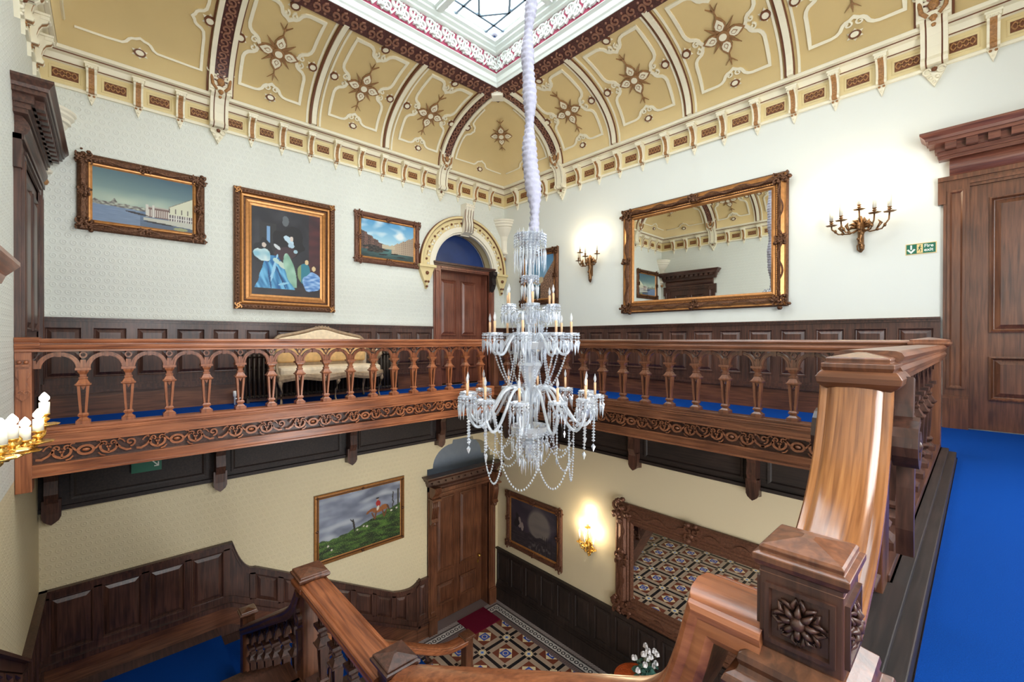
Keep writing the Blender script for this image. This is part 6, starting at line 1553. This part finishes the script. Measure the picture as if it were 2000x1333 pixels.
def tier(n, R, zc, path, phase, prad=0.07, drops=10, dl=0.12, extra=None, candle_h=0.125, hang=0.05):
    A_ = MB(); A_.tube(path, 0.016, 8); me_a = A_.mesh('arm', 'crystal_clear')
    me_p = pan((R, 0, zc), prad).mesh('drip_pan', 'crystal')
    C_ = MB(); C_.lathe([(0.0125, 0.012), (0.0125, 0.012+candle_h)], (R, 0, zc), 12); me_c = C_.mesh('candle', 'candle_tan')
    z1 = 0.012+candle_h
    B_ = MB(); B_.lathe([(0.007, z1), (0.008, z1+0.008), (0.015, z1+0.03), (0.0145, z1+0.045), (0.006, z1+0.075), (0.001, z1+0.092)], (R, 0, zc), 10); me_b = B_.mesh('bulb', 'clear_glass')
    D_ = MB(); rr_ = random.Random(n)
    for k in range(drops):
        t_ = 2*PI*k/drops; x_, y_ = R+prad*0.96*math.cos(t_), prad*0.96*math.sin(t_)
        z_ = zc+0.004; nb = 1+(k % 2)
        for q in range(nb): bead(D_, (x_, y_, z_-0.01-q*0.026), 0.011)
        spear(D_, (x_, y_, z_-nb*0.026), dl*(0.8+0.3*((k*7) % 3)/2))
    if extra: extra(D_)
    me_d = D_.mesh('crystal_drops', 'crystal')
    for k in range(n):
        a = phase+2*PI*k/n
        arm = inst(me_a, 'arm', ch, (0, 0, 0), a, local=True)
        for me, nm in ((me_p, 'drip_pan'), (me_c, 'candle'), (me_b, 'bulb'), (me_d, 'crystal_drops')): inst(me, nm, arm, (0, 0, 0), 0, local=True)
def cat0(p, q, sag, n=8):
    p, q = Vector(p), Vector(q); return [tuple(p+(q-p)*(i/n)-Vector((0, 0, sag*4*(i/n)*(1-i/n)))) for i in range(n+1)]
def ex3(D_):
    # long chain with pear drop below each arm, and swags of beads towards the stem
    chain(D_, [(0.66, 0, 0.30), (0.655, 0, -0.05)], 0.03, 0.015); bigdrop(D_, (0.655, 0, -0.06)); chain(D_, cat0((0.60, 0.06, 0.30), (0.47, 0.02, 0.12), 0.07), 0.03, 0.014)
def P3(path, n=5): return [(a, 0, b) for a, b in smooth_path(path, n)]
tier(12, 0.67, 0.42, P3([(0.05, 0.34), (0.10, 0.46), (0.18, 0.505), (0.28, 0.46), (0.38, 0.30), (0.47, 0.17), (0.56, 0.12), (0.63, 0.19), (0.665, 0.30), (0.67, 0.41)]), 0.117, prad=0.088, drops=14, dl=0.14, extra=ex3, candle_h=0.13)
tier(8, 0.43, 1.05, P3([(0.05, 0.90), (0.10, 1.02), (0.17, 1.06), (0.25, 0.98), (0.32, 0.86), (0.39, 0.86), (0.425, 0.95), (0.43, 1.04)]), 0.623, prad=0.08, drops=13, dl=0.12, candle_h=0.12)
tier(6, 0.26, 1.34, P3([(0.04, 1.16), (0.08, 1.26), (0.14, 1.28), (0.19, 1.20), (0.24, 1.22), (0.258, 1.28), (0.26, 1.33)]), 0.361, prad=0.07, drops=12, dl=0.11, candle_h=0.12)
mb = MB()
mb.lathe([(0.008, -0.28), (0.03, -0.25), (0.05, -0.22), (0.03, -0.19), (0.075, -0.12), (0.09, -0.08), (0.03, -0.05), (0.10, -0.03), (0.16, 0.0), (0.19, 0.05), (0.20, 0.10), (0.19, 0.105), (0.05, 0.06), (0.035, 0.12), (0.03, 0.34), (0.035, 0.50), (0.06, 0.56), (0.095, 0.66), (0.13, 0.73), (0.12, 0.76), (0.085, 0.80), (0.03, 0.85)], (HX, HY, 0), 20, smooth=False)
mb.build('lower_stem', 'crystal', ch)
mb = MB()
mb.lathe([(0.03, 0.84), (0.10, 0.86), (0.17, 0.90), (0.20, 0.97), (0.195, 0.975), (0.06, 0.93), (0.03, 0.96), (0.028, 1.1), (0.04, 1.2), (0.06, 1.3), (0.03, 1.36), (0.026, 1.58), (0.05, 1.62), (0.02, 1.66), (0.022, 1.78), (0.055, 1.88), (0.075, 1.98), (0.05, 2.06)], (HX, HY, 0), 20, smooth=False)
mb.build('upper_stem', 'crystal', ch)
for zc, r, n, dl in ((1.36, 0.09, 12, 0.2), (1.22, 0.13, 14, 0.22), (1.0, 0.17, 16, 0.16), (0.93, 0.165, 18, 0.16), (0.50, 0.10, 12, 0.24), (0.34, 0.07, 10, 0.22)):
    mb = MB()
    for k in range(n):
        t_ = 2*PI*k/n; x_, y_ = HX+r*math.cos(t_), HY+r*math.sin(t_); bead(mb, (x_, y_, zc), 0.012); spear(mb, (x_, y_, zc-0.01), dl)
    mb.build('crystal_drops', 'crystal', ch)
def dish(zc, r, drops, dl, up=0.03, name='dish'):
    mb = MB(); mb.lathe([(0.02, zc-0.02), (r*0.6, zc-0.01), (r, zc+up), (r*0.96, zc+up+0.004), (r*0.5, zc+0.005), (0.02, zc+0.0)], (HX, HY, 0), 28, smooth=False, lobes=10, amp=0.06)
    d_ = mb.build(name, 'crystal', ch)
    mb = MB()
    for k in range(drops):
        t_ = 2*PI*k/drops; x_, y_ = HX+r*math.cos(t_), HY+r*math.sin(t_); nb = 4 if dl > 0.15 else 2
        for q in range(nb): bead(mb, (x_, y_, zc+up-0.012-q*0.028), 0.0125)
        spear(mb, (x_, y_, zc+up-nb*0.028), dl*(0.9+0.2*(k % 2)), 0.012)
    mb.build('crystal_drops', 'crystal', d_)
dish(2.04, 0.165, 26, 0.24, 0.05, 'crown_dish'); dish(1.98, 0.10, 16, 0.22, 0.03, 'inner_dish'); dish(1.64, 0.09, 14, 0.15, 0.02, 'small_dish')
# upright spikes on the crown
mb = MB()
for k in range(14):
    t_ = 2*PI*k/14; octa(mb, (HX+0.13*math.cos(t_), HY+0.13*math.sin(t_), 2.10), 0.02, 0.10)
mb.build('crown_spikes', 'crystal', ch)
# lower bell of drops
for zc, r, n, dl in ((0.06, 0.19, 20, 0.14), (-0.05, 0.13, 14, 0.16), (-0.12, 0.09, 10, 0.18)):
    mb = MB()
    for k in range(n):
        t_ = 2*PI*k/n; x_, y_ = HX+r*math.cos(t_), HY+r*math.sin(t_)
        for q in range(3): bead(mb, (x_, y_, zc-q*0.027), 0.012)
        spear(mb, (x_, y_, zc-0.08), dl)
    mb.build('crystal_drops', 'crystal', ch)
# swags of beads: between tiers 2 and 3, and the long garlands below
def cat(p, q, sag, n=12):
    p, q = Vector(p), Vector(q); return [tuple(p+(q-p)*(i/n)-Vector((0, 0, sag*4*(i/n)*(1-i/n)))) for i in range(n+1)]
for k in range(8):
    a = 0.623+2*PI*k/8; b_ = a+PI/8; mb = MB()
    chain(mb, cat((HX+0.38*math.cos(a), HY+0.38*math.sin(a), 0.86), (HX+0.20*math.cos(a), HY+0.20*math.sin(a), 0.50), 0.06), 0.028, 0.0135); mb.build('bead_chain', 'crystal', ch); mb = MB()
    chain(mb, cat((HX+0.16*math.cos(b_), HY+0.16*math.sin(b_), 0.88), (HX+0.24*math.cos(b_), HY+0.24*math.sin(b_), 0.50), 0.05), 0.028, 0.0135)
    mb.build('bead_chain', 'crystal', ch)
for k in range(8):
    a = 0.1+2*PI*k/8; mb = MB()
    chain(mb, cat((HX+0.20*math.cos(a), HY+0.20*math.sin(a), 1.30), (HX+0.16*math.cos(a), HY+0.16*math.sin(a), 0.98), 0.02), 0.03, 0.012)
    mb.build('bead_chain', 'crystal', ch)
for k in range(8):
    a, b_ = 0.17+2*PI*k/8, 0.17+2*PI*(k+1)/8; R_ = 0.47; mb = MB()
    chain(mb, cat((HX+R_*math.cos(a), HY+R_*math.sin(a), -0.20), (HX+R_*math.cos(b_), HY+R_*math.sin(b_), -0.20), 0.24), 0.03, 0.0125)
    chain(mb, [(HX+R_*math.cos(a), HY+R_*math.sin(a), 0.16), (HX+R_*math.cos(a), HY+R_*math.sin(a), -0.20)], 0.027, 0.014)
    chain(mb, cat((HX+R_*math.cos(a), HY+R_*math.sin(a), -0.05), (HX+0.2*math.cos(a), HY+0.2*math.sin(a), 0.02), 0.16), 0.03, 0.012)
    mb.build('garland', 'crystal', ch)
# gathered fabric sleeve round the chain
mb = MB(); rings = []; N = 230
for i in range(N+1):
    z_ = 2.07+(6.26-2.07)*i/N; f = i/N
    wob = 0.03*math.sin(f*9+1)*(1-f)+0.012*math.sin(f*23)
    r_ = 0.052+0.035*math.exp(-((z_-2.75)/0.25)**2)+0.02*math.exp(-((z_-3.7)/0.2)**2)+0.010*math.sin(z_*13)+0.006*math.sin(i*1.9)
    rings.append([(HX+wob+(r_+0.006*math.sin(k*3+i*0.9))*math.cos(2*PI*k/18), HY+wob*0.7+(r_+0.006*math.sin(k*2.3+i*1.1))*math.sin(2*PI*k/18), z_) for k in range(18)])
mb.loops(rings, 0, smooth=True, cap0=True, cap1=True); mb.build('cord_sleeve', 'sleeve', ch)
